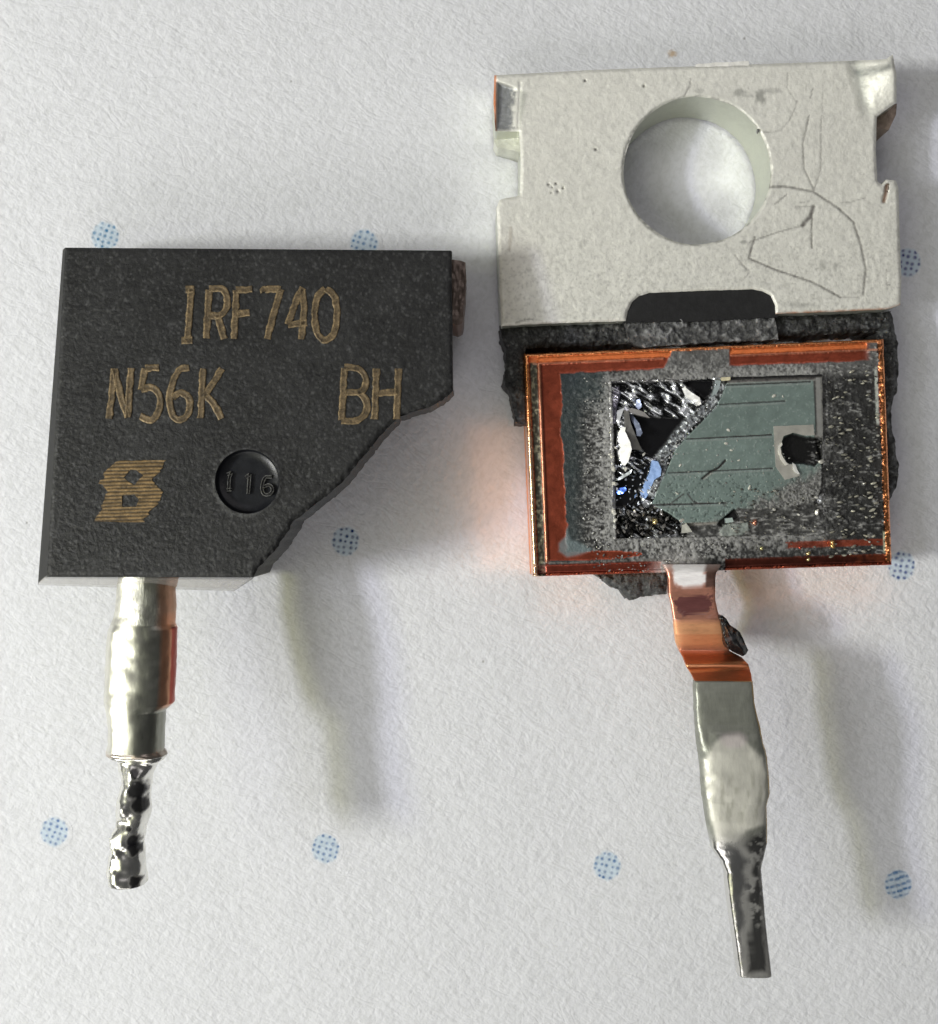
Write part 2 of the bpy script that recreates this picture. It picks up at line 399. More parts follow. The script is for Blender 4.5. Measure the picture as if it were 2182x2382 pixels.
# parting line ring (wider, lower), then base ring
park = [(146, 581), (1052, 588)]+[(x-12, y-14) for x, y in diag]+[(545, 1375), (88, 1361)]
park_d = []
for (i, f) in seg:
    a = np.array(park[i], float); b = np.array(park[(i+1) % len(park)], float); park_d.append(a+(b-a)*f)
park_d = np.array(park_d)
park_d[isbrk] += np.stack([fbm(park_d[isbrk, 0]/11, park_d[isbrk, 1]/11, 3, 13)-.5, fbm(park_d[isbrk, 0]/11, park_d[isbrk, 1]/11, 3, 34)-.5], 1)*8
ztop = zt(top_d[:, 0], top_d[:, 1])-.035
T0 = W(top_d, ztop)
zp = ztop-1.15
Pk = W(top_d, ztop); Pk[:, 2] = zp
# the photo outline of the parting line, un-projected at its own height
Pk[:, :2] = W(park_d, zp)[:, :2]
Bt = Pk.copy(); cenw = Pk.mean(0); Bt[:, :2] = cenw[:2]+(Pk[:, :2]-cenw[:2])*.97; Bt[:, 2] = .0+.0*Bt[:, 2]
lift = np.clip((top_d[:, 1]-580)/770, 0, 1)*.6; Bt[:, 2] = -.02+lift
hole = circ(RC, RR)
body = plate('body', top_d, surf_body, 1.9, M_epoxy, A, holes=[hole], step=4.2, rows=1, wrough=0)
# replace the straight outer wall by the drafted one
me = body.data
rows = []
def ring_mix(a, b, f): return a*(1-f)+b*f
RN = len(top_d); VV = []; CC = []; PP = []
lv = [(T0, T0, 0), (T0, Pk, .25), (T0, Pk, .5), (T0, Pk, .75), (T0, Pk, 1), (Pk, Bt, .04), (Pk, Bt, .3), (Pk, Bt, .6), (Pk, Bt, 1)]
for li, (a, b, f) in enumerate(lv):
    R = ring_mix(a, b, f)
    if li > 0:
        m = isbrk; nzx = (fbm(np.arange(RN)*.4, np.full(RN, li*1.3), 3, 91)-.5)*.05; R[m, 0] += nzx[m]; R[m, 1] -= nzx[m]
    VV.append(R); kk = np.where(isbrk, .016+.09*sstep(.56, .7, fbm(np.arange(RN)*.9, np.full(RN, li*3.7), 3, 95)), .022)
    bw = (park_d[:, 1] > 1355)*(~isbrk)*(1 if 0 < li < 5 else 0); CC.append(np.stack([kk, kk, kk], 1)*(1-bw[:, None])+np.outer(bw, (.50, .48, .45))); PP.append(np.stack([bw*.55, np.where(isbrk, .5, np.where(park_d[:, 1] > 1355, .05, .85)), np.where(isbrk, 1.2, .06)], 1))  # pale metallic colour on the bottom face paints in the paper's reflection
FF = []
for li in range(len(lv)-1):
    for i in range(RN):
        j = (i+1) % RN; FF.append((li*RN+i, li*RN+j, (li+1)*RN+j, (li+1)*RN+i))
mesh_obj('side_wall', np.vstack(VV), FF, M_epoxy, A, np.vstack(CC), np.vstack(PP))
# ejector recess
th = np.linspace(0, 2*math.pi, 64, endpoint=False); VV = []; FF = []
prof = [(75, 0), (74, -.05), (72, -.12), (69, -.15), (50, -.155), (25, -.155), (4, -.155)]
for r, dz in prof:
    P = circ(RC, r); zz = zt(P[:, 0], P[:, 1]); q = W(P, zz); q[:, 2] += dz; VV.append(q)
for k in range(len(prof)-1):
    FF += [(k*64+i, k*64+(i+1) % 64, (k+1)*64+(i+1) % 64, (k+1)*64+i) for i in range(64)]
FF.append(tuple(6*64+i for i in range(64)))
nv = 64*7
ej = mesh_obj('ejector_mark', np.vstack(VV), FF, M_epoxy, A, col3((.012, .013, .016), nv), col3((0, .34, .25), nv))
def zrec(x, y): return zt(x, y)-.155
for s in [[[(1262, 395), (1250, 430), (1246, 500)], [(1235, 405), (1262, 395)], [(1232, 500), (1262, 498)]],
          [[(1375, 405), (1366, 525)], [(1350, 425), (1375, 405)]],
          [[(1510, 420), (1470, 425), (1450, 480), (1462, 525), (1500, 525), (1515, 495), (1495, 470), (1460, 480)]]]:
    ribbon('digit', [Z2(q) for q in s], zrec, 8.5, M_epoxy, ej, (.03, .03, .03), (.16, .16, .15), .035, 3, .1)
# lettering
GM, GE = (.15, .108, .058), (.235, .17, .088)
def zl(x, y): return zt(x, y)+.008
letters = [
 [[(646, 290), (640, 390), (630, 488)], [(624, 292), (658, 290)], [(608, 490), (650, 489)]],
 [[(716, 292), (710, 390), (706, 482)], [(716, 290), (765, 288), (787, 325), (780, 370), (752, 394), (714, 392)], [(748, 392), (760, 430), (776, 484)]],
 [[(822, 294), (818, 390), (814, 484)], [(820, 293), (884, 290)], [(820, 388), (874, 382)]],
 [[(930, 300), (932, 290), (996, 290)], [(996, 290), (968, 385), (942, 484)]],
 [[(1082, 284), (1058, 330), (1024, 428)], [(1024, 428), (1098, 420)], [(1080, 288), (1086, 370), (1076, 486)]],
 [[(1172, 288), (1206, 320), (1215, 390), (1205, 460), (1168, 490), (1138, 460), (1128, 390), (1140, 320), (1170, 288)]],
 [[(326, 796), (336, 700), (346, 600)], [(346, 602), (370, 700), (398, 790)], [(398, 790), (404, 700), (412, 598)]],
 [[(520, 596), (466, 600)], [(466, 600), (450, 684)], [(450, 684), (490, 674), (522, 706), (522, 760), (490, 800), (446, 786)]],
 [[(638, 598), (600, 606), (572, 660), (562, 730), (576, 786), (606, 800), (636, 770), (638, 720), (606, 694), (574, 714)]],
 [[(692, 600), (688, 700), (682, 794)], [(766, 600), (730, 660), (696, 706)], [(700, 700), (735, 740), (764, 796)]],
 [[(1244, 598), (1240, 700), (1234, 802)], [(1244, 596), (1298, 600), (1328, 640), (1312, 688), (1242, 694)], [(1300, 690), (1330, 730), (1326, 776), (1290, 804), (1232, 802)]],
 [[(1370, 600), (1366, 700), (1362, 798)], [(1456, 600), (1452, 700), (1448, 798)], [(1368, 697), (1452, 690)]]]
for i, s in enumerate(letters):
    ribbon('letter', [Z1(q) for q in s], zl, 16, M_ink, A, GM, GE, .010, 20+i, .3)
# emblem
emb = Z2([(570, 320), (862, 318), (848, 362), (786, 430), (802, 482), (838, 520), (830, 566), (770, 622), (718, 700), (428, 694), (446, 648), (468, 600), (492, 512), (464, 462), (492, 390), (540, 348)])
h1 = np.array(Z2([(600, 425), (640, 376), (680, 380), (722, 412), (690, 440), (668, 472), (630, 452)]))
h2 = np.array(Z2([(590, 536), (668, 530), (694, 560), (676, 604), (590, 606)]))
def surf_emb(P):
    x, y = P[:, 0], P[:, 1]; s = np.sin((y+x*.03)*2*math.pi/8.2+2*fbm(x/30, y/9, 2, 3))
    k = .55+.5*s; k = k*(.4+1.25*fbm(x/16, y/5, 3, 5)); k = np.clip(k, .12, 1.2)
    return zt(x, y)+.012+.006*s, np.outer(k, (.27, .175, .07)), np.tile([.2, .5, .6], (len(P), 1))
emo = dense(emb, 2.5, True, 1.5, 5); row = np.floor((emo[:, 1]+emo[:, 0]*.03)/8.2); emo[:, 0] += 11*(_h(row, row*0+(emo[:, 0] > 252), 4)-.6)*np.where(emo[:, 0] > 252, .7, 1)
plate('emblem', emo, surf_emb, 2.4, M_ink, A, holes=[dense(h1, 4), dense(h2, 4)], step=2.6, rows=1, wrough=0)
# brown metal sliver sticking out on the right
def surf_sl(P):
    x, y = P[:, 0], P[:, 1]; k = .6+.8*fbm(x/5, y/16, 3, 4)
    return 1.55+.1*fbm(x/8, y/20, 3, 2), np.outer(k, (.22, .17, .14)), np.tile([.4, .4, 1.], (len(P), 1))
sl = [(1050, 603), (1070, 606), (1082, 611), (1084, 640), (1082, 690), (1078, 722), (1076, 752), (1064, 756), (1050, 752)]
plate('metal_sliver', dense(sl, 4, True, 2, 6), surf_sl, .3, M_copper, A, step=3, wall_col=(.25, .16, .12), wall_pr=(.4, .4, 1))
# lead
Ll = Z6([(206, 60), (200, 160), (186, 250), (160, 310), (146, 340), (136, 450), (130, 600), (122, 780), (140, 860), (150, 960), (150, 1050), (132, 1120), (150, 1146), (205, 1160), (214, 1230), (236, 1300),
         (222, 1345), (204, 1400), (196, 1480), (190, 1580), (160, 1640), (166, 1720), (150, 1800), (144, 1870), (152, 1950)])
Lr = Z6([(560, 60), (566, 200), (560, 300), (574, 330), (568, 560), (556, 800), (520, 836), (500, 850), (494, 1000), (490, 1100), (512, 1130), (490, 1160), (455, 1175), (420, 1260), (408, 1330),
         (404, 1420), (408, 1500), (374, 1600), (366, 1700), (374, 1800), (372, 1870), (388, 1940)])
def zA(y): return float(np.interp(y, [1340, 1460, 2060], [2.3, 2.45, 3.2]))
dark_spots = Z6([(352, 1320), (372, 1420), (330, 1640), (335, 1700), (340, 1900), (350, 1220), (310, 1560)]); dr_ = [25, 20, 16, 17, 14, 13, 9]
def paintA(px, py, sx, sz):
    n = len(px); P = np.stack([px, py], 1); nz = fbm(px/7, py/9, 4, 12)
    c = col3((.80, .79, .72), n); m = np.full(n, .95); r = np.full(n, .34); b = np.full(n, .4)
    narrow = py > 1340+.3672*1130
    if narrow[0]: r[:] = .2+.1*nz; b[:] = .12; c = col3((.86, .85, .80), n)
    elif py[0] < 1340+.3672*300: c = c*(.7+.4*nz[:, None]); r += .08; b[:] = 1.2
    if not narrow[0]:
        q = sstep(.66, .78, sx)*sstep(1380, 1440, py)*(1-sstep(1630, 1650, py))
        q2 = sstep(.55, .75, sx)*(1-sstep(1440, 1480, py))
        q = np.maximum(q*.85, q2*.6)[:, None]; shaded = sstep(-.05, .3, sx)[:, None]; c = c*(1-shaded)+np.array([.34, .345, .30])*shaded; cu = col3((.80, .40, .24), n)  # right side coloured darker to stand in for its dark reflection; copper strip
        red = ((sx > .95)*(py > 1456)*(py < 1635))[:, None]; cu = np.where(red, np.array([.42, .06, .04]), cu)
        c = c*(1-q)+cu*q
        # faint ridge of solder down the face
        c = c*(1-.35*((1-sstep(0, 4, sdist(P, Z6([(310, 520), (320, 700), (380, 860), (405, 1000)]))))*nz))[:, None]
        cl = 1-sstep(0, 12, np.abs(py-(1340+.3672*1115))+6*(nz-.5)*2); c = c*(1-.5*cl[:, None])+np.outer(.5*cl, (.50, .36, .30))
    for (x, y), q in zip(dark_spots, dr_):
        k = (1-sstep(q*.6, q, np.hypot(px-x, (py-y)*.8)+10*(nz-.5))); k = k*(sz > 0)
        c = c*(1-.97*k[:, None])+np.outer(.97*k, (.012, .012, .014)); m = m*(1-k*.8); r = r*(1-k)+.2*k
    return c, np.stack([m, r, b], 1)
def lumpA(y): return .05 if y < 1340+.3672*1100 else .24
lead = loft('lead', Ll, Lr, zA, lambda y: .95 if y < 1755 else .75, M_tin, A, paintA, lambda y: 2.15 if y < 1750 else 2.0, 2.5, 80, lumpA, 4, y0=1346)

# ================================================================== RIGHT: metal tab half
B = thing('opened_transistor', 'opened transistor half: silvery tab with round hole, copper pad holding a burnt cracked chip', 'transistor', 1620, 800)
TZ = 1.10
tab = Z3([(86, 128), (500, 106), (880, 92), (1250, 80), (1610, 66), (1640, 62), (1668, 46), (1682, 130), (1682, 236), (1604, 292), (1600, 420), (1606, 548), (1622, 562), (1640, 541), (1678, 545), (1690, 575),
          (1695, 760), (1702, 950), (1698, 1040), (1640, 1058), (1420, 1068), (1202, 1076), (1200, 1042), (1182, 1004), (1150, 986), (1110, 978), (900, 984), (700, 992), (660, 1004), (632, 1030), (614, 1066), (608, 1104),
          (300, 1114), (112, 1124), (104, 900), (94, 655), (106, 622), (186, 606), (190, 480), (184, 352), (90, 350), (82, 240)])
tab_d = dense(tab, 5, True, .9, 8)
hc, hr = (1620, 396), 170
ellip = np.array([(1621.5+171*math.cos(t)*(1+.006*math.sin(5*t)), 397+171.5*math.sin(t)*(1+.005*math.cos(7*t))) for t in np.linspace(0, 2*math.pi, 110, endpoint=False)])
scr = [([(1165, 572), (1240, 570), (1350, 590), (1450, 655), (1510, 710), (1540, 800), (1560, 900), (1550, 1000)], 3.6, .75),
       ([(1355, 585), (1315, 500), (1310, 400), (1335, 290)], 2.6, .6), ([(1357, 580), (1382, 500), (1382, 380), (1384, 290)], 2.2, .5),
       ([(1120, 770), (1095, 855), (1200, 900), (1350, 950), (1460, 1010)], 3.2, .8), ([(1100, 790), (1220, 748), (1310, 725)], 2.2, .5),
       ([(1310, 724), (1340, 690), (1352, 650)], 6, .95), ([(1348, 690), (1345, 740), (1346, 815)], 2.6, .8), ([(1155, 355), (1220, 350), (1262, 300), (1290, 230)], 2.4, .35),
       ([(1250, 120), (1248, 180), (1285, 235)], 2.4, .4), ([(865, 140), (862, 172), (836, 214)], 2.2, .6), ([(1245, 602), (1200, 640)], 2.6, .6), ([(1040, 840), (1060, 870), (1100, 910), (1068, 945)], 2.2, .4),
       ([(1455, 636), (1500, 632), (1560, 614)], 2, .35), ([(1642, 900), (1642, 960), (1656, 962)], 2, .45), ([(1350, 180), (1340, 220)], 2, .5), ([(1460, 1012), (1540, 1008)], 2, .4),
       ([(1280, 652), (1340, 650)], 2.4, .35), ([(1300, 632), (1335, 630)], 2, .35), ([(170, 1112), (205, 1100), (240, 1098)], 2, .6), ([(1390, 160), (1388, 250), (1392, 300)], 1.8, .25)]
pits = [(487, 424, 5.5), (445, 150, 5), (680, 170, 5), (300, 562, 4), (315, 575, 3), (330, 560, 5), (338, 590, 5), (358, 576, 4), (312, 596, 3), (1147, 568, 4)]
def surf_tab(P):
    x, y = P[:, 0], P[:, 1]; n = len(x)
    d = np.minimum(sdist(P, [tuple(p) for p in tab], True), np.abs(np.hypot(x-1621, y-397)-171))
    g1 = fbm(x/11, y/11, 3, 31); g2 = fbm(x/60, y/60, 3, 37)
    z = TZ+.018*(g1-.5)-.05*(1-sstep(0, 8, d))**2
    k = .92+.16*(g1-.5)+.08*(g2-.5)
    c = np.outer(k, (.88, .875, .81)); m = np.full(n, .20); r = .42+.1*(g2-.5); b = np.full(n, 1.)
    # ears: the left one bent, the right one curled up at its corner
    er = sstep(0, 1, np.clip((x-1975)/110, 0, 1))*sstep(0, 1, np.clip((290-y)/130, 0, 1)); z = z+.42*er
    rd = (1-sstep(0, 26, np.abs(x-(1985+.22*(y-130)))))*(1-sstep(230, 300, y)); z = z-.05*rd
    k2 = rd*.5; c = c*(1-k2[:, None])+np.outer(k2, (.25, .27, .25))
    tri = sstep(-4, 10, signed(P, Z3([(1500, 105), (1640, 80), (1668, 50), (1680, 100), (1600, 130), (1530, 140)])))*(.5+.5*fbm(x/12, y/8, 3, 3))
    c = c*(1-tri[:, None]*.8)+np.outer(tri*.8, (.10, .115, .115))
    el = sstep(-2, 8, signed(P, Z3([(92, 150), (170, 175), (200, 185), (222, 195), (210, 260), (190, 350), (88, 352)])))
    z = z-.12*el*sstep(1225, 1160, x)
    gl = el*(1-sstep(1186, 1200, x+14*(fbm(x/9, y/9, 3, 61)-.5)*2)); c = c*(1-gl[:, None]*.9)+np.outer(gl*.9*(.5+1*fbm(x/6, y/6, 3, 2)), (.17, .18, .195))
    gl2 = el*sstep(1205, 1212, x); c = c*(1-gl2[:, None]*.45)+np.outer(gl2*.45, (.22, .24, .21))
    z = z-.03*(1-sstep(0, 5, np.abs(x-(1212-.04*(y-150)))))*(y < 300)*(y > 190)
    cu = (1-sstep(3, 8, x-1149))*(y < 310); c = c*(1-cu[:, None])+np.outer(cu, (.62, .22, .10))
    # bottom left: the black half's warm shadow painted into the colour; brown smear
    q = (1-sstep(1180, 1310, x+60*(g2-.5)))*sstep(480, 620, y); c = c*(1-q[:, None]*.30)+np.outer(q*.30, (.40, .33, .30))
    q = sstep(0, 5, signed(P, Z3([(140, 725), (162, 725), (160, 790), (150, 835), (135, 830)]))); c = c*(1-q[:, None]*.35)+np.outer(q*.35, (.26, .20, .14))
    # grain marks
    gm = sstep(.52, .75, fbm(x/5, y/5, 3, 91))*(.08+.13*sstep(450, 650, y)); c = c*(1-gm[:, None])
    for L, w, s in scr:
        dd = sdist(P, Z3(L)); kk = (1-sstep(w*.3, w*1.15, dd))*s*(.65+.7*fbm(x/7, y/7, 2, 5))
        kk = np.clip(kk, 0, 1); c = c*(1-kk[:, None]*.9)+np.outer(kk*.9, (.10, .09, .085)); z = z-.012*kk
    for px, py, rr in pits:
        ppx, ppy = Z3([(px, py)])[0]; kk = 1-sstep(rr*.45, rr*.9, np.hypot(x-ppx, y-ppy)); c = c*(1-kk[:, None]*.85)+np.outer(kk*.85, (.05, .045, .04)); z = z-.03*kk
    for (u, v, ru, rv, s) in [(1058, 200, 34, 22, .5), (1140, 215, 30, 32, .6), (1190, 190, 50, 14, .3), (1390, 880, 18, 28, .35), (1440, 885, 16, 26, .3), (435, 800, 20, 30, .25), (1085, 210, 60, 10, .3), (900, 190, 30, 14, .3), (1300, 1040, 90, 14, .35), (1075, 790, 16, 10, .6)]:
        a, b_ = Z3([(u, v)])[0]; kk = (1-sstep(.3, 1, np.hypot((x-a)/(ru*.5858), (y-b_)/(rv*.5858))+.9*(fbm(x/7, y/14, 3, 6)-.5)))*s
        c = c*(1-kk[:, None])+np.outer(kk, (.16, .165, .15))
    # nicks and burr round the hole
    dh = np.hypot(x-1621, y-397)-171; kk = (1-sstep(1, 7, dh))*sstep(.45, .6, fbm(x/10, y/10, 2, 9)); c = c*(1-.45*kk[:, None]); z = z+.012*kk
    # notch on the right: brown pocket
    kk = 1-sstep(2, 6, sdist(P, Z3([(1644, 565), (1640, 595), (1632, 628)]))); c = c*(1-.8*kk[:, None])+np.outer(.8*kk, (.25, .12, .06)); z = z-.08*kk
    # copper showing along the lower right edge
    e2 = (1-sstep(0, 8, sdist(P, Z3([(1202, 1080), (1420, 1072), (1640, 1062), (1698, 1044)]))+6*(fbm(x/14, y/14, 2, 4)-.5)))
    c = c*(1-e2[:, None])+np.outer(e2, (.42, .16, .06))
    return z, c, np.stack([m, r, b], 1)
tabo = plate('tab', tab_d, surf_tab, .02, M_tab, B, holes=[ellip], step=3.2, wall_col=(.58, .60, .52), wall_pr=(.6, .33, .5), rows=5, wrough=.012, seed=3)
# lower, rounded shoulder of the punched ear on the left, its dark twin on the right
def surf_flat(z0, c, pr, nz=.02, tx=0):
    def f(P):
        x, y = P[:, 0], P[:, 1]; k = .8+.4*fbm(x/12, y/12, 3, 9)
        return z0+nz*(fbm(x/14, y/14, 3, 4)-.5)+tx*(x-x.mean())/100, np.outer(k, c), np.tile(pr, (len(P), 1))
    return f
plate('ear_shoulder', dense(Z3([(86, 344), (190, 346), (190, 434), (130, 420), (96, 414), (86, 392)]), 5), surf_flat(.66, (.60, .61, .54), (.3, .5, 1), .03, .2), .1, M_tab, B, step=4)
plate('ear_shoulder', dense(Z3([(1596, 270), (1684, 240), (1680, 285), (1652, 345), (1600, 335)]), 5), surf_flat(.78, (.27, .21, .17), (.4, .45, 1), .06), .1, M_tab, B, step=4)
plate('white_burr', dense(Z3([(888, 97), (888, 84), (950, 78), (1095, 72), (1098, 92), (1000, 96)]), 4, True, 1.5, 4), surf_flat(1.07, (.80, .79, .76), (0, .5, .5)), .9, M_tab, B, step=4)
for (u, v, r_) in [(1132, 350, 8)]:
    x, y = Z3([(u, v)])[0]; rocks('burr', [(x, y, 1.09, r_, 3.5, 2.5, 1.1, (.85, .85, .82), (.9, .2, .3))], M_tin, B, seed=u)
# black plastic filling of the tab slot
slot = Z3([(600, 1110), (604, 1066), (622, 1024), (655, 996), (700, 984), (1115, 970), (1160, 980), (1192, 1004), (1208, 1042), (1210, 1090), (900, 1106)])
plate('slot_filling', dense(slot, 5), surf_flat(1.04, (.016, .016, .017), (0, .75, .5), .004), .4, M_epoxy, B, step=5)

# black broken plastic round the pad
def surf_rub(z0, amp=.10, base=.015):
    def f(P):
        x, y = P[:, 0], P[:, 1]; a = fbm(x/17, y/17, 4, 51, .62); r_ = ridg(x/22, y/22, 3, 57)
        z = z0+amp*(a-.5)*2+amp*.4*r_-.1*(1-sstep(0, 10, sdist(P, RUB, True)))
        k = base*(.6+.9*a)+.09*sstep(.60, .74, fbm(x/7, y/7, 3, 63)); cool = fbm(x/70, y/70, 2, 3)
        return z, np.stack([k, k*(1.0+.08*cool), k*(.98+.14*cool)], 1), np.tile([0, .42, 1.3], (len(P), 1))
    return f
RUB = Z4([(40, 34), (620, 18), (1100, 0), (1660, -22), (1722, -30), (1738, 30), (1752, 130), (1752, 290), (1720, 400), (1722, 440), (1740, 540), (1757, 640), (1742, 735), (1712, 790), (1690, 820),
          (1660, 60), (150, 130), (168, 452), (140, 456), (112, 450), (102, 400), (84, 330), (60, 272), (68, 200), (62, 120)])
plate('broken_plastic', dense(RUB, 4, True, 4, 12), surf_rub(.85), .05, M_rubble, B, step=3.4, wall_col=(.02, .02, .02), wall_pr=(0, .5, 1), wrough=.07)
RUB2 = Z4([(455, 1096), (760, 1086), (768, 1130), (756, 1184), (660, 1196), (600, 1212), (562, 1172), (520, 1150), (480, 1124)])
RUBX = RUB; RUB = RUB2
plate('broken_plastic', dense(RUB2, 4, True, 4, 17), surf_rub(.72, .12, .05), .0, M_rubble, B, step=3.4, wall_col=(.03, .03, .03), wall_pr=(0, .5, 1), wrough=.05)
RUB = RUBX
band = Z4([(585, 12), (1222, -10), (1240, 92), (900, 108), (660, 124), (590, 100)])
def surf_band(P):
    x, y = P[:, 0], P[:, 1]; a = fbm(x/12, y/12, 4, 71, .6)
    k = .06+.17*sstep(.5, .72, a)+.08*(fbm(x/6, y/6, 2, 7)-.5)
    return .99+.10*(a-.5)*2, np.stack([k, k*1.01, k*1.03], 1), np.tile([0, .6, 1.2], (len(P), 1))
plate('grey_fracture', dense(band, 5, True, 4, 9), surf_band, .8, M_rubble, B, step=3.2, rows=2)

# copper pad
TL, TR, BR, BL = (1218.5, 824), (2055, 789), (2074, 1314), (1240, 1341)
def ln(P, a, b):
    nx, ny = -(b[1]-a[1]), b[0]-a[0]; q = math.hypot(nx, ny); return ((P[:, 0]-a[0])*nx+(P[:, 1]-a[1])*ny)/q
PZ = 1.03
chipq = Z5([(112, 150), (1695, 98), (1715, 1290), (150, 1322)])
def mixc(c, k, col): return c*(1-k[:, None])+np.outer(k, col)
def surf_pad(P):
    x, y = P[:, 0], P[:, 1]; n = len(x)
    dT = ln(P, TL, TR); dR = ln(P, TR, BR); dB = ln(P, BR, BL); dL = ln(P, BL, TL)
    dm = np.minimum(np.minimum(dT, dR), np.minimum(dB, dL))
    nz = fbm(x/6, y/6, 4, 81); n2 = fbm(x/26, y/26, 4, 82); st = fbm(x/17, y/4.6, 4, 83)
    CU = (.44, .095, .05)
    c = col3(CU, n)*(.8+.4*n2[:, None]); m = np.full(n, .8); r = np.full(n, .36); b = np.full(n, .5); z = np.full(n, PZ)
    # inner soot field
    jl = 80+14*(n2-.5); 
    soot = sstep(0, 3, dL-jl)*sstep(0, 3, dT-(46+7*(n2-.5)))
    ux = (x-1140)/.5414
    topgrey = sstep(0, 10, ux-745+10*(nz-.5)-(dT-40)*-1.0)*sstep(0, 10, 1035-ux)*(dT > 7); soot = np.maximum(soot, topgrey)
    right = sstep(0, 4, 11+4*(nz-.5)-dR)     # lip on the right
    soot = np.maximum(soot*0+soot, sstep(1595, 1640, ux)*(dT > 6))
    # bottom copper bands
    lens = (np.abs(dB-44-6*np.sin((ux-330)/310*math.pi)*0) < 10*np.sqrt(np.clip(1-((ux-420)/235)**2, 0, 1)))
    band2 = sstep(0, 6, ux-(1270+40*(nz-.5)))*sstep(0, 2, dB-46)*sstep(0, 2, 62-dB)*sstep(0, 3, 1690-ux)
    bot = sstep(2, -2, dB-(26+3*(nz-.5)))
    botm = bot*((ux < 735) | (ux > 1010))
    soot = soot*(1-lens)*(1-botm)*(1-band2*.8)
    soot = np.where((dB < 46) & (~lens) & (ux > 225) & (botm < .5), 1, soot)
    soot = soot*sstep(0, 3, dL-36); dkl = (1-sstep(1, 3, np.abs(dL-40)))*(dT > 24)*(dB > 30)*.7
    # dust density: strong round the chip, fading away; streaky on the right
    cd = -signed(P, chipq)
    hz = fbm(x/10, y/3.4, 3, 89)*(1-sstep(1400, 1440, x))+nz*sstep(1400, 1440, x)
    dens = np.exp(-np.clip(cd, 0, 400)/(34+26*n2))
    spk = sstep(.56-.36*dens, .80-.22*dens, hz*.6+.4*fbm(x/3.2, y/3.2, 2, 87))
    stk = sstep(.56, .70, .5*st+.5*fbm(x/11, y/4, 3, 88))
    rightside = sstep(1880, 1940, x)
    g = .020*(.6+.9*n2)+np.maximum(sstep(.3, .62, n2), 1-rightside)*(.26+.34*(1-sstep(1380, 1440, x)))*spk*(.25+.75*dens)*(1-rightside*.7)+.24*stk*rightside*(.3+.7*sstep(.4, .65, n2))
    lowb = sstep(1240, 1275, y)*sstep(1400, 1500, x)*(1-sstep(1680, 1760, x)); g = g+lowb*.16*sstep(.45, .6, nz)
    upper = (1-sstep(862, 880, y))*sstep(1440, 1540, x); g = g+.085*upper*(.6+.8*n2)
    sc = np.stack([g*1.0, g*1.0, g*.985], 1)
    tealk = np.maximum((1-sstep(1385, 1430, x))*(1-sstep(900, 990, y)), (1-sstep(1325, 1375, x+30*(n2-.5)))*.9); sc = mixc(sc, tealk*.88, (.028, .042, .045))
    c = c*(1-soot[:, None])+sc*soot[:, None]; m = m*(1-soot)+.0*soot; r = r*(1-soot)+.5*soot; b = b*(1-soot)+1.3*soot
    z = z+soot*(.006+.028*(fbm(x/10, y/10, 4, 85)-.35)+.04*rightside*(stk-.3)+.03*spk*dens)
    # bluish deposit at the lower left
    bl = sstep(-3, 6, signed(P, Z4([(330, 895), (350, 950), (440, 985), (440, 1000), (390, 1020), (330, 1030), (290, 1005), (290, 965), (320, 935)]))+5*(n2-.5)); c = mixc(c, bl*.9, (.15, .19, .20)); m = m*(1-bl); r = r*(1-bl)+.4*bl
    bd = sstep(-2, 1, signed(P, Z4([(300, 235), (520, 232), (520, 420), (330, 560), (320, 900), (308, 880), (300, 500)])))*0
    # left grime groove
    gr_ = sstep(0, 2, dL-12)*sstep(0, 2, 31-dL)*(dT > 8)
    gcol = .05+.22*sstep(.52, .7, nz); c = c*(1-gr_[:, None])+np.stack([gcol, gcol*.93, gcol*.62], 1)*gr_[:, None]; m = m*(1-gr_); r = r+gr_*.1
    z = z-.035*gr_+.05*gr_*(nz-.5)
    # thin raised line inside, left and top
    l1 = (1-sstep(2, 4.2, np.abs(dL-34)))*(dT > 20)*(dB > 30); l2 = (1-sstep(1, 3, np.abs(dT-23.5)))*(dL > 20)*((ux < 750) | (ux > 1035))
    z = z+.03*np.maximum(l1, l2); c = mixc(c, np.maximum(l1*.8, l2*.6), (.80, .36, .22)); 
    c = mixc(c, dkl, (.10, .02, .015))
    # orange slope between lip and line on top
    t2 = sstep(0, 2, dT-5)*sstep(0, 2, 22-dT)*(soot < .5); c = mixc(c, t2*.9, (.85, .24, .07)); z = z-.03*t2*(1-(dT-5)/17)
    # dotted grey line near the bottom
    l3 = (1-sstep(1.5, 4, np.abs(dB-30)))*(ux > 225)*(ux < 715)*sstep(.3, .5, fbm(x/7, y/30, 2, 4)); c = mixc(c, l3*.8, (.16, .15, .14)); z = z+.02*l3
    bb = bot*(ux < 735)*(dB > 5); c = mixc(c, bb*.55, (.20, .04, .03)); 
    bb = bot*(ux > 1010)*(dB > 5); c = mixc(c, bb*.85, (.06, .018, .014)); z = z-.05*bot*(dB > 5)
    bbx = sstep(0, 6, ux-1500)*bot*(dB > 5)*sstep(.4, .6, n2); c = mixc(c, bbx*.5, (.4, .1, .04))
    # bluish white strip near the right lip
    ws = (1-sstep(2, 5, np.abs(dR-20)))*sstep(0, 10, y-850)*sstep(0, 10, 992-y)*(.6+.5*nz); c = mixc(c, np.clip(ws, 0, 1), (.50, .54, .50))
    ws = (1-sstep(2, 5, np.abs(dR-14)))*sstep(0, 10, y-1232)*sstep(0, 10, 1290-y); c = mixc(c, ws*.9, (.5, .52, .38))
    rd = (1-sstep(1, 4, np.abs(dR-13)))*(y < 990)*(y > 850); c = mixc(c, rd*.6, (.40, .05, .04))
    # raised outer lip
    lip = 1-sstep(5, 8, dm); lip = np.where((dR < 13+4*(nz-.5)) | (dL < 11+3*(nz-.5)), 1, lip)
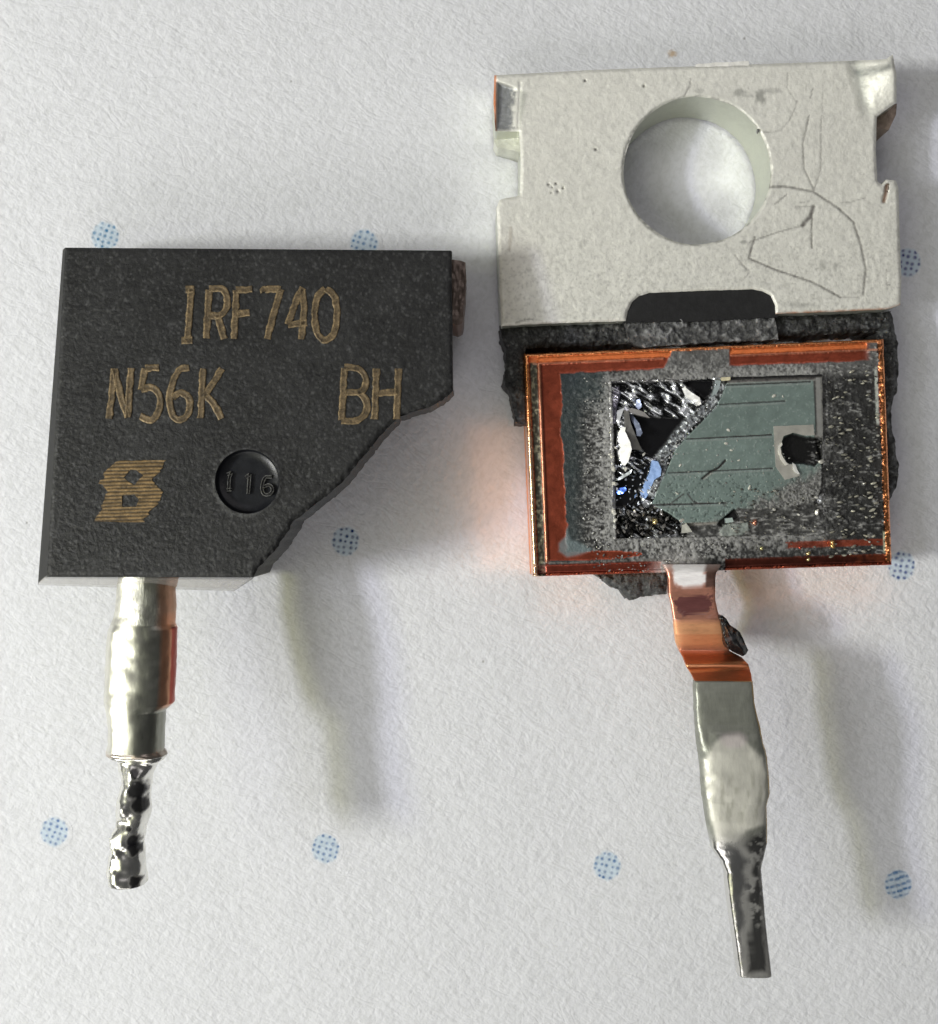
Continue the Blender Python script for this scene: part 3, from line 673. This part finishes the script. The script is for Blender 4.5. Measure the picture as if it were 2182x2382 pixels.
    z = z+.05*lip-.06*(1-sstep(0, 3.5, dm)); c = mixc(c, lip*(dB > 8), (.98, .38, .15)); c = mixc(c, lip*(dL < 12)*sstep(960, 1040, y)*.8, (1.0, .72, .50)); m = np.where(lip > .5, .95, m); r = np.where(lip > .5, .27, r); b = np.where(lip > .5, .5, b)  # lower left lip painted paler as a bright highlight
    sooty = lip*sstep(.55, .7, n2)*(dR < 10)*.4; c = mixc(c, sooty, (.25, .08, .04))
    # solder dust flaring towards the lead's foot
    fl = 1-sstep(15, 75, np.hypot((x-1580)*.8, y-1338)+22*(nz-.5)); c = mixc(c, fl*(.45+.55*sstep(.35, .6, nz)), (.74, .72, .71)); m = m*(1-fl)
    # under the chip: flat
    und = sstep(-2, 3, signed(P, chipq)-4); z = z-.30*und
    return z, c, np.stack([np.clip(m, 0, 1), np.clip(r, .08, .9), b], 1)
pad = plate('copper_pad', dense([TL, TR, BR, BL], 4, True, .7, 3), surf_pad, .02, M_pad, B, step=2.5, wall_col=(.99, .38, .13), wall_pr=lambda f: (.97, (.12 if f < .6 else .5), (.10 if f < .6 else 1)), rows=4, wrough=.004)

# the chip
grn = Z5([(985, 165), (1615, 140), (1632, 150), (1655, 470), (1640, 560), (1700, 800), (1690, 960), (1640, 1050), (1400, 1085), (1240, 1100), (1070, 1090), (1030, 1110), (930, 1195), (680, 1205), (630, 1180), (560, 1130), (430, 1062), (500, 900),
          (610, 650), (690, 560), (800, 450), (905, 345), (950, 260)])
cav = [Z5([(440, 410), (560, 415), (712, 420), (640, 490), (545, 610), (440, 720), (380, 690), (350, 640), (285, 520), (262, 395)]), Z5([(690, 140), (900, 138), (898, 230), (840, 300), (770, 240), (700, 190)]),
       Z5([(150, 880), (300, 860), (420, 760), (410, 850), (330, 960), (300, 1050), (230, 1090), (150, 1090)]), Z5([(190, 170), (250, 180), (240, 225), (200, 225)]), Z5([(135, 470), (185, 480), (170, 640), (200, 780), (150, 790)])]
holeq = Z5([(1410, 560), (1480, 535), (1580, 560), (1690, 570), (1700, 720), (1640, 780), (1560, 760), (1440, 760), (1400, 690), (1390, 620)])
def surf_chip(P):
    x, y = P[:, 0], P[:, 1]; n = len(x); u = (x-1380)/.314; v = (y-840)/.314
    nz = fbm(x/4, y/4, 3, 101); n2 = fbm(x/16, y/16, 4, 102); CZ = PZ+.10
    # crumpled fracture everywhere first: grain along the diagonal
    s1 = (x*.85+y*.5); s2 = (-x*.5+y*.85); rg = ridg(s1/34, s2/10, 2, 103); br = fbm(s1/24, s2/8, 2, 107)
    z = PZ-.03+.10*rg*.5+.09*(n2-.5); k = .015+.85*sstep(.46, .62, br)*sstep(.2, .55, rg+.3*n2)
    c = np.stack([k*.97, k, k*1.05], 1); m = np.full(n, .75); r = np.full(n, .22); b = np.full(n, 1.)
    # lower black rubble strip
    lb = sstep(1070, 1110, v)*(1-sstep(640, 700, u)); c = c*(1-.72*lb[:, None]); 
    for cp in cav:
        k = sstep(-1.5, 2.5, signed(P, cp)+3*(nz-.5)); z = z*(1-k)+(PZ-.10)*k; c = mixc(c, k, (.006, .006, .007)); m = m*(1-k); r = r*(1-k)+.3*k; b = b*(1-k)+.2*k
    # left rim of the chip, pale line
    k = (1-sstep(3, 6, sdist(P, Z5([(122, 160), (140, 640), (158, 1310)]))+3*(nz-.5))); z = z+.09*k; c = mixc(c, k, (.62, .62, .60)); m = m*(1-.5*k)
    k = (1-sstep(2, 5, sdist(P, Z5([(130, 150), (690, 142)]))+4*(nz-.5))); c = mixc(c, k*.8, (.5, .5, .5)); z = z+.06*k
    # purple grey sliver beside it
    k = sstep(-1, 2, signed(P, Z5([(140, 190), (195, 190), (205, 250), (180, 340), (165, 470), (145, 460)]))); c = mixc(c, k*.8, (.27, .26, .32)); z = z+.06*k
    # broken slope between cavity and surface
    sd = sdist(P, Z5([(935, 150), (930, 230), (850, 340), (700, 470), (600, 590), (520, 700), (500, 820), (440, 960)]))
    k = (1-sstep(10, 16, sd+7*(n2-.5))); z = z*(1-k)+(CZ-.05+.06*(n2-.5)+.04*rg)*k; c = mixc(c, k, (.27, .29, .31)); kk = k*sstep(.47, .56, fbm(x/5, y/5, 3, 150)); c = mixc(c, kk*.9, (.035, .035, .035)); kk = k*sstep(.58, .66, fbm(x/6, y/6, 3, 151)); c = mixc(c, kk*.85, (.62, .66, .68)); z = z+.05*k*(fbm(x/5, y/5, 2, 150)-.5); m = m*(1-.6*k); r = r+.15*k
    # ash drifted over the right and lower margins
    ash = np.maximum(sstep(1655, 1700, u+20*(n2-.5)), sstep(1000, 1060, v+90*(n2-.5))*sstep(640, 740, u)); st_ = fbm(x/15, y/4.6, 4, 140)
    ag = .018+.24*sstep(.48, .64, st_)*sstep(.3, .6, n2)+.07*nz; c = c*(1-ash[:, None])+np.stack([ag, ag, ag*.98], 1)*ash[:, None]; m = m*(1-ash); r = r*(1-ash)+.5*ash; z = z*(1-ash)+(PZ+.02+.05*(st_-.4)+.05*(n2-.5)+.05*sstep(1250, 1090, v)*sstep(1700, 1600, u))*ash
    mg = np.maximum(sstep(985, 1000, u)*sstep(172, 160, v), sstep(1612, 1630, u)*sstep(600, 560, v)*sstep(90, 110, v)); mk = .20+.10*(n2-.5)-.10*sstep(.6, .7, nz)
    c = c*(1-mg[:, None])+np.stack([mk, mk*.98, mk*.92], 1)*mg[:, None]; z = z*(1-mg)+(CZ-.01)*mg; m = m*(1-mg)+.2*mg; r = r*(1-mg)+.45*mg; b = b*(1-mg)+.4*mg
    # green face
    sg = signed(P, grn)+2.2*(nz-.5); k = sstep(-1, 1.6, sg)
    z = z*(1-k)+CZ*k
    gc = np.outer(.92+.25*(n2-.5), (.235, .305, .285)); 
    sq = sstep(560, 600, v)*(1-sstep(1240, 1320, u)); gc = gc*(1+.10*sq[:, None])
    spots = sstep(.60, .70, fbm(x/5, y/5, 3, 121))*sstep(700, 1000, v); gc = gc*(1-.5*spots[:, None]); z = z-.012*spots*k
    lt = sstep(.66, .74, fbm(x/5, y/3.6, 3, 123))*.6; gc = gc+lt[:, None]*.12; z = z+.01*lt*k
    ashy = sstep(-.1, .25, (u-980)/700+(v-820)/420-.78+.5*(n2-.5)); ak = .09+.14*sstep(.42, .62, nz); gc = gc*(1-ashy[:, None])+np.stack([ak, ak, ak*.97], 1)*ashy[:, None]; z = z+.05*ashy*k*(nz-.4)
    c = c*(1-k[:, None])+gc*k[:, None]; m = m*(1-k)+.35*k*(1-ashy); r = r*(1-k)+(.42+.1*ashy)*k; b = b*(1-k)+(.35+ashy)*k
    # etched gate runners
    for a, bb, w_, s in [((940, 322), (1420, 296), 2.0, .75), ((690, 578), (1322, 546), 1.7, .95), ((560, 828), (1330, 794), 1.6, .85), ((430, 1066), (985, 1050), 2.0, .95), ((990, 178), (1610, 152), 1.8, .9), ((1000, 150), (1650, 124), 1.3, .6)]:
        q = (1-sstep(w_*.5, w_+1, sdist(P, Z5([a, bb]))+1.2*(n2-.5)))*s; c = mixc(c, q, (.035, .03, .03)); z = z-.02*q
        q = (1-sstep(.6, 2.2, sdist(P, Z5([(a[0], a[1]+17), (bb[0], bb[1]+17)]))))*.35; c = mixc(c, q, (.42, .44, .42))
    # frame lines top and right
    q = sstep(990, 1010, u)*(1-sstep(3, 6, sdist(P, Z5([(1000, 128), (1690, 102)])))); c = mixc(c, q, (.012, .012, .012)); z = z-.04*q
    q = (v > 120)*(v < 560)*(1-sstep(4, 7, sdist(P, Z5([(1665, 120), (1680, 560)])))); c = mixc(c, q*.8, (.30, .30, .29))
    q = (v > 120)*(v < 560)*(1-sstep(1, 2.4, sdist(P, Z5([(1640, 150), (1650, 540)])))); c = mixc(c, q*.8, (.05, .05, .05))
    # cracks
    q = (1-sstep(1.2, 3.6, sdist(P, Z5([(980, 735), (930, 790), (870, 820), (810, 868)])))); c = mixc(c, q, (.03, .025, .025)); z = z-.03*q
    q = (1-sstep(1.2, 3, sdist(P, Z5([(880, 830), (840, 860), (820, 875)])))); c = mixc(c, q*.5, (.4, .4, .36))
    for L in [[(670, 985), (580, 1050)], [(700, 985), (740, 1040), (790, 1055)], [(1180, 120), (1185, 135)]]:
        q = (1-sstep(.8, 2.6, sdist(P, Z5(L))))*.8; c = mixc(c, q, (.07, .06, .06))
    # burnt crater
    q = sstep(-2, 3, signed(P, holeq)+5*(n2-.5)); z = z-.13*q; kk = (.008+.22*sstep(.55, .7, fbm(x/10, y/3, 3, 130))*sstep(1560, 1650, u)); c = c*(1-q[:, None])+np.stack([kk, kk, kk], 1)*q[:, None]; r = r*(1-q)+.5*q
    # black gash lower centre
    q = sstep(-1, 2, signed(P, Z5([(1045, 1090), (1080, 1150), (1030, 1180), (960, 1225), (915, 1215), (930, 1185), (1000, 1130)]))); c = mixc(c, q, (.006, .006, .006)); z = z-.08*q
    # bottom edge strip
    q = sstep(0, 3, signed(P, Z5([(640, 1195), (930, 1185), (915, 1212), (700, 1228)]))); c = mixc(c, q, (.24, .23, .21))
    q = 0*u; kk = .03+.16*sstep(.5, .65, nz); c = c*(1-q[:, None])+np.stack([kk]*3, 1)*q[:, None]; m = m*(1-q)
    q = sstep(-2, 3, signed(P, Z5([(930, 1270), (960, 1215), (1010, 1200), (1090, 1205), (1150, 1190), (1160, 1250), (1100, 1290), (960, 1300)]))+4*(nz-.5)); c = mixc(c, q*.85, (.26, .29, .27)); z = z+.04*q; m = m*(1-q)
    return z, c, np.stack([np.clip(m, 0, 1), np.clip(r, .1, .9), b], 1)
chip = plate('chip', dense(chipq, 3.5, True, 1.4, 4), surf_chip, PZ-.2, M_chip, B, step=1.9, wall_col=(.1, .1, .1), wall_pr=(.5, .3, 1), rows=2, wrough=.01)
# bond pad and the shards lying in the crater
bp = Z5([(1335, 482), (1632, 470), (1640, 548), (1570, 552), (1480, 530), (1410, 555), (1388, 620), (1400, 690), (1440, 760), (1500, 770), (1530, 850), (1420, 880), (1385, 830), (1352, 780)])
plate('bond_pad', dense(bp, 3, True, .6, 2), surf_flat(PZ+.112, (.40, .39, .355), (.2, .5, .3), .004), PZ+.08, M_chip, chip, step=4, rows=1, wrough=0)
wf = Z5([(1385, 640), (1395, 690), (1430, 750), (1450, 765), (1425, 775), (1395, 730), (1370, 665), (1372, 630), (1395, 600), (1400, 620)])
plate('melted_rim', dense(wf, 2.5, True, 1, 2), surf_flat(PZ+.15, (.72, .70, .64), (.1, .4, .5), .02), PZ+.1, M_chip, chip, step=3, rows=1)
wf = Z5([(1478, 752), (1500, 770), (1510, 800), (1530, 840), (1505, 830), (1485, 800)]); plate('melted_rim', dense(wf, 2.5, True, 1, 2), surf_flat(PZ+.15, (.7, .7, .68), (.1, .4, .5), .02), PZ+.1, M_chip, chip, step=3, rows=1)
def shard(pts, z, c, pr, tx, ty, name='shard'):
    pl = Z5(pts); cx, cy = np.mean(pl, 0)
    def f(P):
        x, y = P[:, 0], P[:, 1]; k = .85+.3*fbm(x/6, y/6, 3, 3)
        return z-tx*(x-cx)/100+ty*(y-cy)/100+.02*(fbm(x/8, y/8, 2, 8)-.5), np.outer(k, c), np.tile(pr, (len(P), 1))
    return plate(name, dense(pl, 2.5, True, .8, 5), f, z-.12, M_chip, chip, step=3, rows=1, wrough=0)
shard([(210, 485), (240, 490), (235, 520), (275, 600), (285, 650), (262, 740), (235, 775), (215, 765), (185, 700), (172, 610), (180, 545)], PZ+.10, (.93, .93, .92), (.15, .45, .3), -.8, 0)
shard([(228, 362), (262, 375), (280, 470), (360, 655), (285, 656), (262, 590), (238, 500)], PZ+.08, (.19, .185, .175), (0, .6, .3), .2, 0)
shard([(265, 385), (300, 410), (340, 460), (365, 530), (350, 556), (325, 550), (318, 500), (290, 450)], PZ+.05, (.20, .23, .33), (.4, .25, .3), -.5, .1)
shard([(435, 735), (480, 745), (505, 800), (500, 850), (450, 880), (428, 940), (395, 1010), (345, 1048), (305, 1040), (305, 995), (360, 950), (385, 890), (415, 830)], PZ+.05, (.16, .27, .52), (.1, .5, .4), -.5, 0)
shard([(172, 962), (200, 940), (238, 932), (246, 955), (222, 980), (180, 988)], PZ+.04, (.10, .22, .95), (.5, .15, .2), -.5, 0)
shard([(660, 150), (690, 200), (740, 240), (790, 270), (800, 320), (780, 330), (740, 290), (695, 275), (665, 220), (640, 165)], PZ+.10, (.85, .85, .85), (.3, .3, .5), -.5, .1)
shard([(180, 365), (230, 345), (200, 430), (190, 480), (172, 440)], PZ+.07, (.62, .63, .68), (.4, .3, .4), -.4, .1)
shard([(285, 345), (380, 380), (420, 420), (330, 400), (250, 370)], PZ+.09, (.28, .27, .26), (.2, .4, .4), -.1, .3)
shard([(320, 290), (345, 280), (360, 340), (335, 360), (315, 330)], PZ+.09, (.35, .40, .60), (.4, .3, .4), -.5, 0)
shard([(905, 140), (945, 145), (935, 200), (915, 240), (880, 260), (895, 210)], PZ+.10, (.36, .42, .43), (.3, .4, .6), -.2, .1)
shard([(950, 120), (1018, 118), (1016, 142), (955, 146)], PZ+.14, (.72, .66, .46), (.3, .3, .3), -.2, 0)
shard([(660, 1215), (690, 1200), (735, 1265), (655, 1275)], PZ+.12, (.42, .42, .38), (.1, .5, .5), -.2, 0)
shard([(980, 1165), (1030, 1160), (1040, 1190), (985, 1200)], PZ+.15, (.42, .50, .48), (.2, .4, .4), -.2, 0)
shard([(145, 890), (290, 800), (280, 830), (200, 880)], PZ+.07, (.40, .43, .47), (.4, .3, .4), -.4, 0)

# crumbs
rs = np.random.RandomState(4); it = []
def crumb(u, v, r, c, pr=(.3, .35, .6), z=PZ+.1, an=None, asp=.6):
    x, y = Z5([(u, v)])[0]; it.append((x, y, z, r, r*asp, r*.5, rs.uniform(0, 3.1) if an is None else an, c, pr))
for u, v, r in [(160, 910, 8), (150, 800, 8), (140, 710, 6), (165, 640, 4), (155, 1120, 8), (165, 1180, 7), (120, 690, 4), (655, 1180, 7), (375, 690, 5), (240, 800, 6), (620, 980, 5), (645, 770, 5),
                (1000, 510, 5), (985, 610, 6), (1340, 258, 6), (1405, 262, 4), (1690, 745, 8), (1155, 938, 6), (1080, 735, 4), (1020, 660, 4), (1660, 1120, 8), (1650, 1010, 6), (1520, 1135, 4), (1340, 1100, 5)]:
    crumb(u, v, r, (.70, .69, .62))
for k in range(150):                       # loose bits on the ash to the right and below
    u = rs.uniform(1000, 2120); v = rs.uniform(930, 1400) if u < 1650 else rs.uniform(60, 1450)
    g = rs.choice([.07, .16, .3, .42], p=[.3, .35, .25, .1]); crumb(u, v, rs.uniform(2.0, 4.5), (g, g*.98, g*.86), z=PZ+.03+.08*(u < 1680), an=rs.uniform(-.5, .2))
for k in range(85):
    u = rs.uniform(1740, 2120); v = rs.uniform(60, 1450); g = rs.uniform(.2, .5); crumb(u, v, rs.uniform(3.5, 7.5), (g, g*.97, g*.80), z=PZ+.05, an=rs.uniform(-.1, .5), asp=.45)
for k in range(60):
    u = rs.uniform(150, 520); v = rs.uniform(690, 1130); g = rs.uniform(.4, .85); crumb(u, v, rs.uniform(2, 5), (g*.9, g*.96, g*1.1), (.5, .3, .4), z=PZ+.04)
for k in range(40):
    u = rs.uniform(560, 1500); v = rs.uniform(560, 1060); g = rs.uniform(.15, .5); crumb(u, v, rs.uniform(1.5, 3.2), (g, g*1.02, g*.95), (.1, .4, .4), z=PZ+.105)
for k in range(150):
    u = rs.uniform(-80, 150); v = rs.uniform(120, 1400); g = rs.choice([.2, .35, .5]); crumb(u, v, rs.uniform(1.6, 3.4), (g, g, g*.96), z=PZ+.03)
for k in range(170):
    u = rs.uniform(0, 1000); v = rs.uniform(1290, 1560) ; g = rs.choice([.08, .2, .34]); crumb(u, v, rs.uniform(1.6, 3.8), (g, g, g*.96), z=PZ+.03)
for k in range(120):
    u = rs.uniform(170, 660); v = rs.uniform(1080, 1290); g = rs.choice([.01, .05, .25], p=[.5, .3, .2]); crumb(u, v, rs.uniform(3, 8), (g, g*.95, g*.9), (.5, .25, 1), z=PZ+.02)
for k in range(90):
    t = rs.uniform(0, 1); u = 930-t*500+rs.normal(0, 26); v = 170+t*800+rs.normal(0, 26); g = rs.choice([.04, .3, .5], p=[.3, .5, .2]); crumb(u, v, rs.uniform(2, 5), (g, g, g*1.03), (.4, .3, 1), z=PZ+.07)
deb = rocks('debris', it, M_chip, B, seed=5); deb['kind'] = 'stuff'
for u, v, r, c in [(455, 1190, 9, (.95, .75, .35)), (1195, 1198, 8, (.85, .38, .26)), (1250, 1388, 6, (.75, .7, .35)), (1770, 1345, 6, (.8, .5, .2)), (1595, 1425, 6, (.75, .62, .3)), (1530, 1380, 5, (.6, .12, .08)), (1595, 1470, 5, (.7, .6, .3)), (1775, 1370, 7, (.75, .5, .2))]:
    x, y = Z5([(u, v)])[0]; rocks('metal_bead', [(x, y, PZ+.1, r, r, r, 0, c, (.9, .2, .3))], M_tin, B, True, seed=u)

# centre lead: copper foot, S-bend, tinned blade with solder
C7l = Z7([(250, 60), (285, 130), (296, 180), (300, 320), (326, 430), (345, 560), (352, 640), (368, 780), (400, 860), (436, 920), (470, 1010), (520, 1090), (552, 1158)])
C7r = Z7([(790, 60), (745, 130), (736, 180), (735, 380), (770, 530), (800, 640), (830, 780), (870, 860), (985, 920), (1045, 985), (1072, 1080), (1082, 1160)])
yk = [1300+.248*q for q in (40, 180, 420, 560, 700, 850, 900, 950, 985, 1010, 1040, 1160, 1200)]
zk = [1.14, 1.16, 1.26, 1.32, 1.25, 1.05, 1.2, 1.48, 1.60, 1.62, 1.78, 2.18, 2.22]
def zB(y): return float(np.interp(y, yk, zk))
def paintB(px, py, sx, sz):
    n = len(px); v = (py-1300)/.248; u = (px-1480)/.248; nz = fbm(px/6, py/6, 4, 200); P = np.stack([px, py], 1)
    c = col3((.86, .40, .28), n); m = np.full(n, .85); r = np.full(n, .36); b = np.full(n, .6)
    ox = sstep(-2, 4, signed(P, Z7([(340, 370), (500, 345), (700, 335), (720, 440), (690, 480), (590, 500), (440, 545), (380, 480)]))+22*(nz-.5)); c = mixc(c, ox*.85, (.26, .09, .10))
    pale = sstep(.55, .7, nz)*sstep(450, 520, v)*(1-sstep(560, 600, v)); c = mixc(c, pale*.4, (.8, .5, .45))
    ho = sstep(540, 620, v)*(1-sstep(780, 880, v)); c = mixc(c, ho, (1.0, .50, .26)); m = m*(1-.25*ho); r = r+.06*ho  # hump's lit face painted in as brighter copper
    dk = sstep(850, 900, v); c = mixc(c, dk, (.60, .20, .09))  # steep rise past the hump painted darker for its shade
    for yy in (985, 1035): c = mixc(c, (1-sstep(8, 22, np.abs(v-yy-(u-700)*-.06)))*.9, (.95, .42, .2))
    sil = (1-sstep(235, 300, v+((u-490)/150)**4*60+50*(nz-.5)))*sstep(318, 350, u+40*(nz-.5))*sstep(655, 620, u+50*(nz-.5)); c = mixc(c, sil*1., (.97, .94, .955)); r = r+.1*sil; m = m*(1-sil)
    so = (1-sstep(60, 150, v+60*(nz-.5))); c = mixc(c, so*.75, (.42, .41, .41)); m = m*(1-so*.7); b = b+so
    so2 = (u >= 640)*(1-sstep(240, 300, v+60*(nz-.5))); c = mixc(c, so2*.8, (.12, .09, .08))
    return c, np.stack([m, r, b], 1)
loft('copper_bend', C7l, C7r, zB, .20, M_copper, B, paintB, 7, 1.6, 90, .02, 8, y0=1312)
Tl = Z7([(540, 1140), (538, 1200), (545, 1400), (555, 1560), (565, 1650)])+Z8([(212, 255), (228, 420), (240, 560), (262, 720), (286, 850), (300, 940), (335, 990), (368, 1035), (400, 1120), (420, 1290), (448, 1500), (478, 1700), (500, 1880), (502, 1905)])
Tr = Z7([(1080, 1140), (1086, 1200), (1096, 1330), (1130, 1490), (1150, 1560), (1172, 1700)])+Z8([(708, 200), (732, 350), (740, 520), (716, 620), (722, 800), (722, 900), (700, 1000), (676, 1090), (682, 1200), (694, 1350), (712, 1550), (730, 1700), (750, 1880), (750, 1895)])
def zT(y): return float(np.interp(y, [1580, 1610, 2270], [2.14, 2.2, 2.45]))
blob8 = Z8([(212, 262), (262, 150), (330, 80), (420, 52), (500, 62), (590, 140), (700, 240), (735, 420), (720, 640), (700, 760), (560, 800), (440, 960), (330, 900), (262, 720), (230, 450)])
def paintT(px, py, sx, sz):
    n = len(px); P = np.stack([px, py], 1); nz = fbm(px/7, py/14, 4, 210); w_ = (py-1680)/.3077; u = (px-1560)/.3077
    c = np.outer(.85+.3*(nz-.5), (.36, .37, .325)); m = np.full(n, .55); r = np.full(n, .42); b = np.full(n, .6)
    k = sstep(0, 14, signed(P, blob8)+5*(nz-.5)); c = mixc(c, k, (.70, .69, .62)); m = m*(1-k)+.35*k; r = r*(1-k)+.42*k
    br = sstep(.46, .70, fbm(px/6+py/60, py/46, 3, 215))*sstep(300, 420, w_)*(1-sstep(640, 780, w_))*(sz > .2)*sstep(280, 340, u); c = mixc(c, br*.45, (.34, .34, .27))
    pk = (1-sstep(.5, 1, np.hypot((u-450)/130, (w_-110)/80))); c = mixc(c, pk*.5, (.76, .66, .68))
    low = sstep(760, 960, w_+60*(nz-.5)); m = m*(1-low)+.97*low; r = r*(1-low)+.16*low; c = mixc(c, low, (.80, .79, .76))
    D = sstep(-8, 24, signed(P, Z8([(560, 780), (700, 760), (760, 900), (700, 1100), (760, 1900), (520, 1900), (505, 1560), (540, 1470), (520, 1380), (500, 1300), (560, 1180), (530, 1100), (560, 1020), (470, 900)]))+9*(nz-.5))*(sz > 0)  # mask for a near-black colour imitating the dark room reflected in the blade
    lt = (1-sstep(6, 11, np.hypot(px-(1560+.3077*562), (py-(1680+.3077*1212))))); D = D*(1-lt)
    D2 = D*(1-.5*sstep(.50, .80, fbm(px/9, py/9, 3, 219))*(1-sstep(1450, 1560, w_)))
    c = mixc(c, D2*.96, (.006, .006, .007)); m = m*(1-D2); r = r*(1-D2)+.16*D2
    ed = (sx > .93)*(w_ < 900); c = np.where(ed[:, None], np.array([.62, .45, .22]), c)
    return c, np.stack([m, r, b], 1)
loft('lead', Tl, Tr, zT, lambda y: float(np.interp(y, [1580, 1680, 1740, 1900, 1980, 2100], [.34, .36, .60, .60, .46, .42])), M_tin, B, paintT, lambda y: float(np.interp(y, [1600, 1700, 1760, 1900, 2000, 2100], [6, 5, 3, 3, 3, 4.5])), 2.5, 110, lambda y: .04 if y < 1700 else (.09 if y < 1860 else .04), 9, y0=1583)
# black crumb of plastic held in the bend
fr = Z7([(782, 538), (812, 530), (845, 560), (880, 622), (930, 650), (975, 690), (1008, 760), (1052, 858), (1030, 895), (1000, 912), (930, 885), (868, 842), (835, 780), (805, 650)])
def surf_fr(P):
    x, y = P[:, 0], P[:, 1]; d = sdist(P, fr, True); f = fbm(x/16, y/16, 2, 5)
    z = 1.45+.18*sstep(0, 16, d)+.12*(np.abs(f-.5)*2); k = .012+.05*(1-sstep(2, 6, sdist(P, Z7([(840, 765), (900, 740), (935, 735)])))); return z, np.stack([k, k, k*1.1], 1), np.tile([0, .22, .5], (len(P), 1))
plate('plastic_fragment', dense(fr, 3, True, 1, 3), surf_fr, 1.0, M_epoxy, B, step=3, wall_col=(.012, .012, .012), wall_pr=(0, .3, .5))
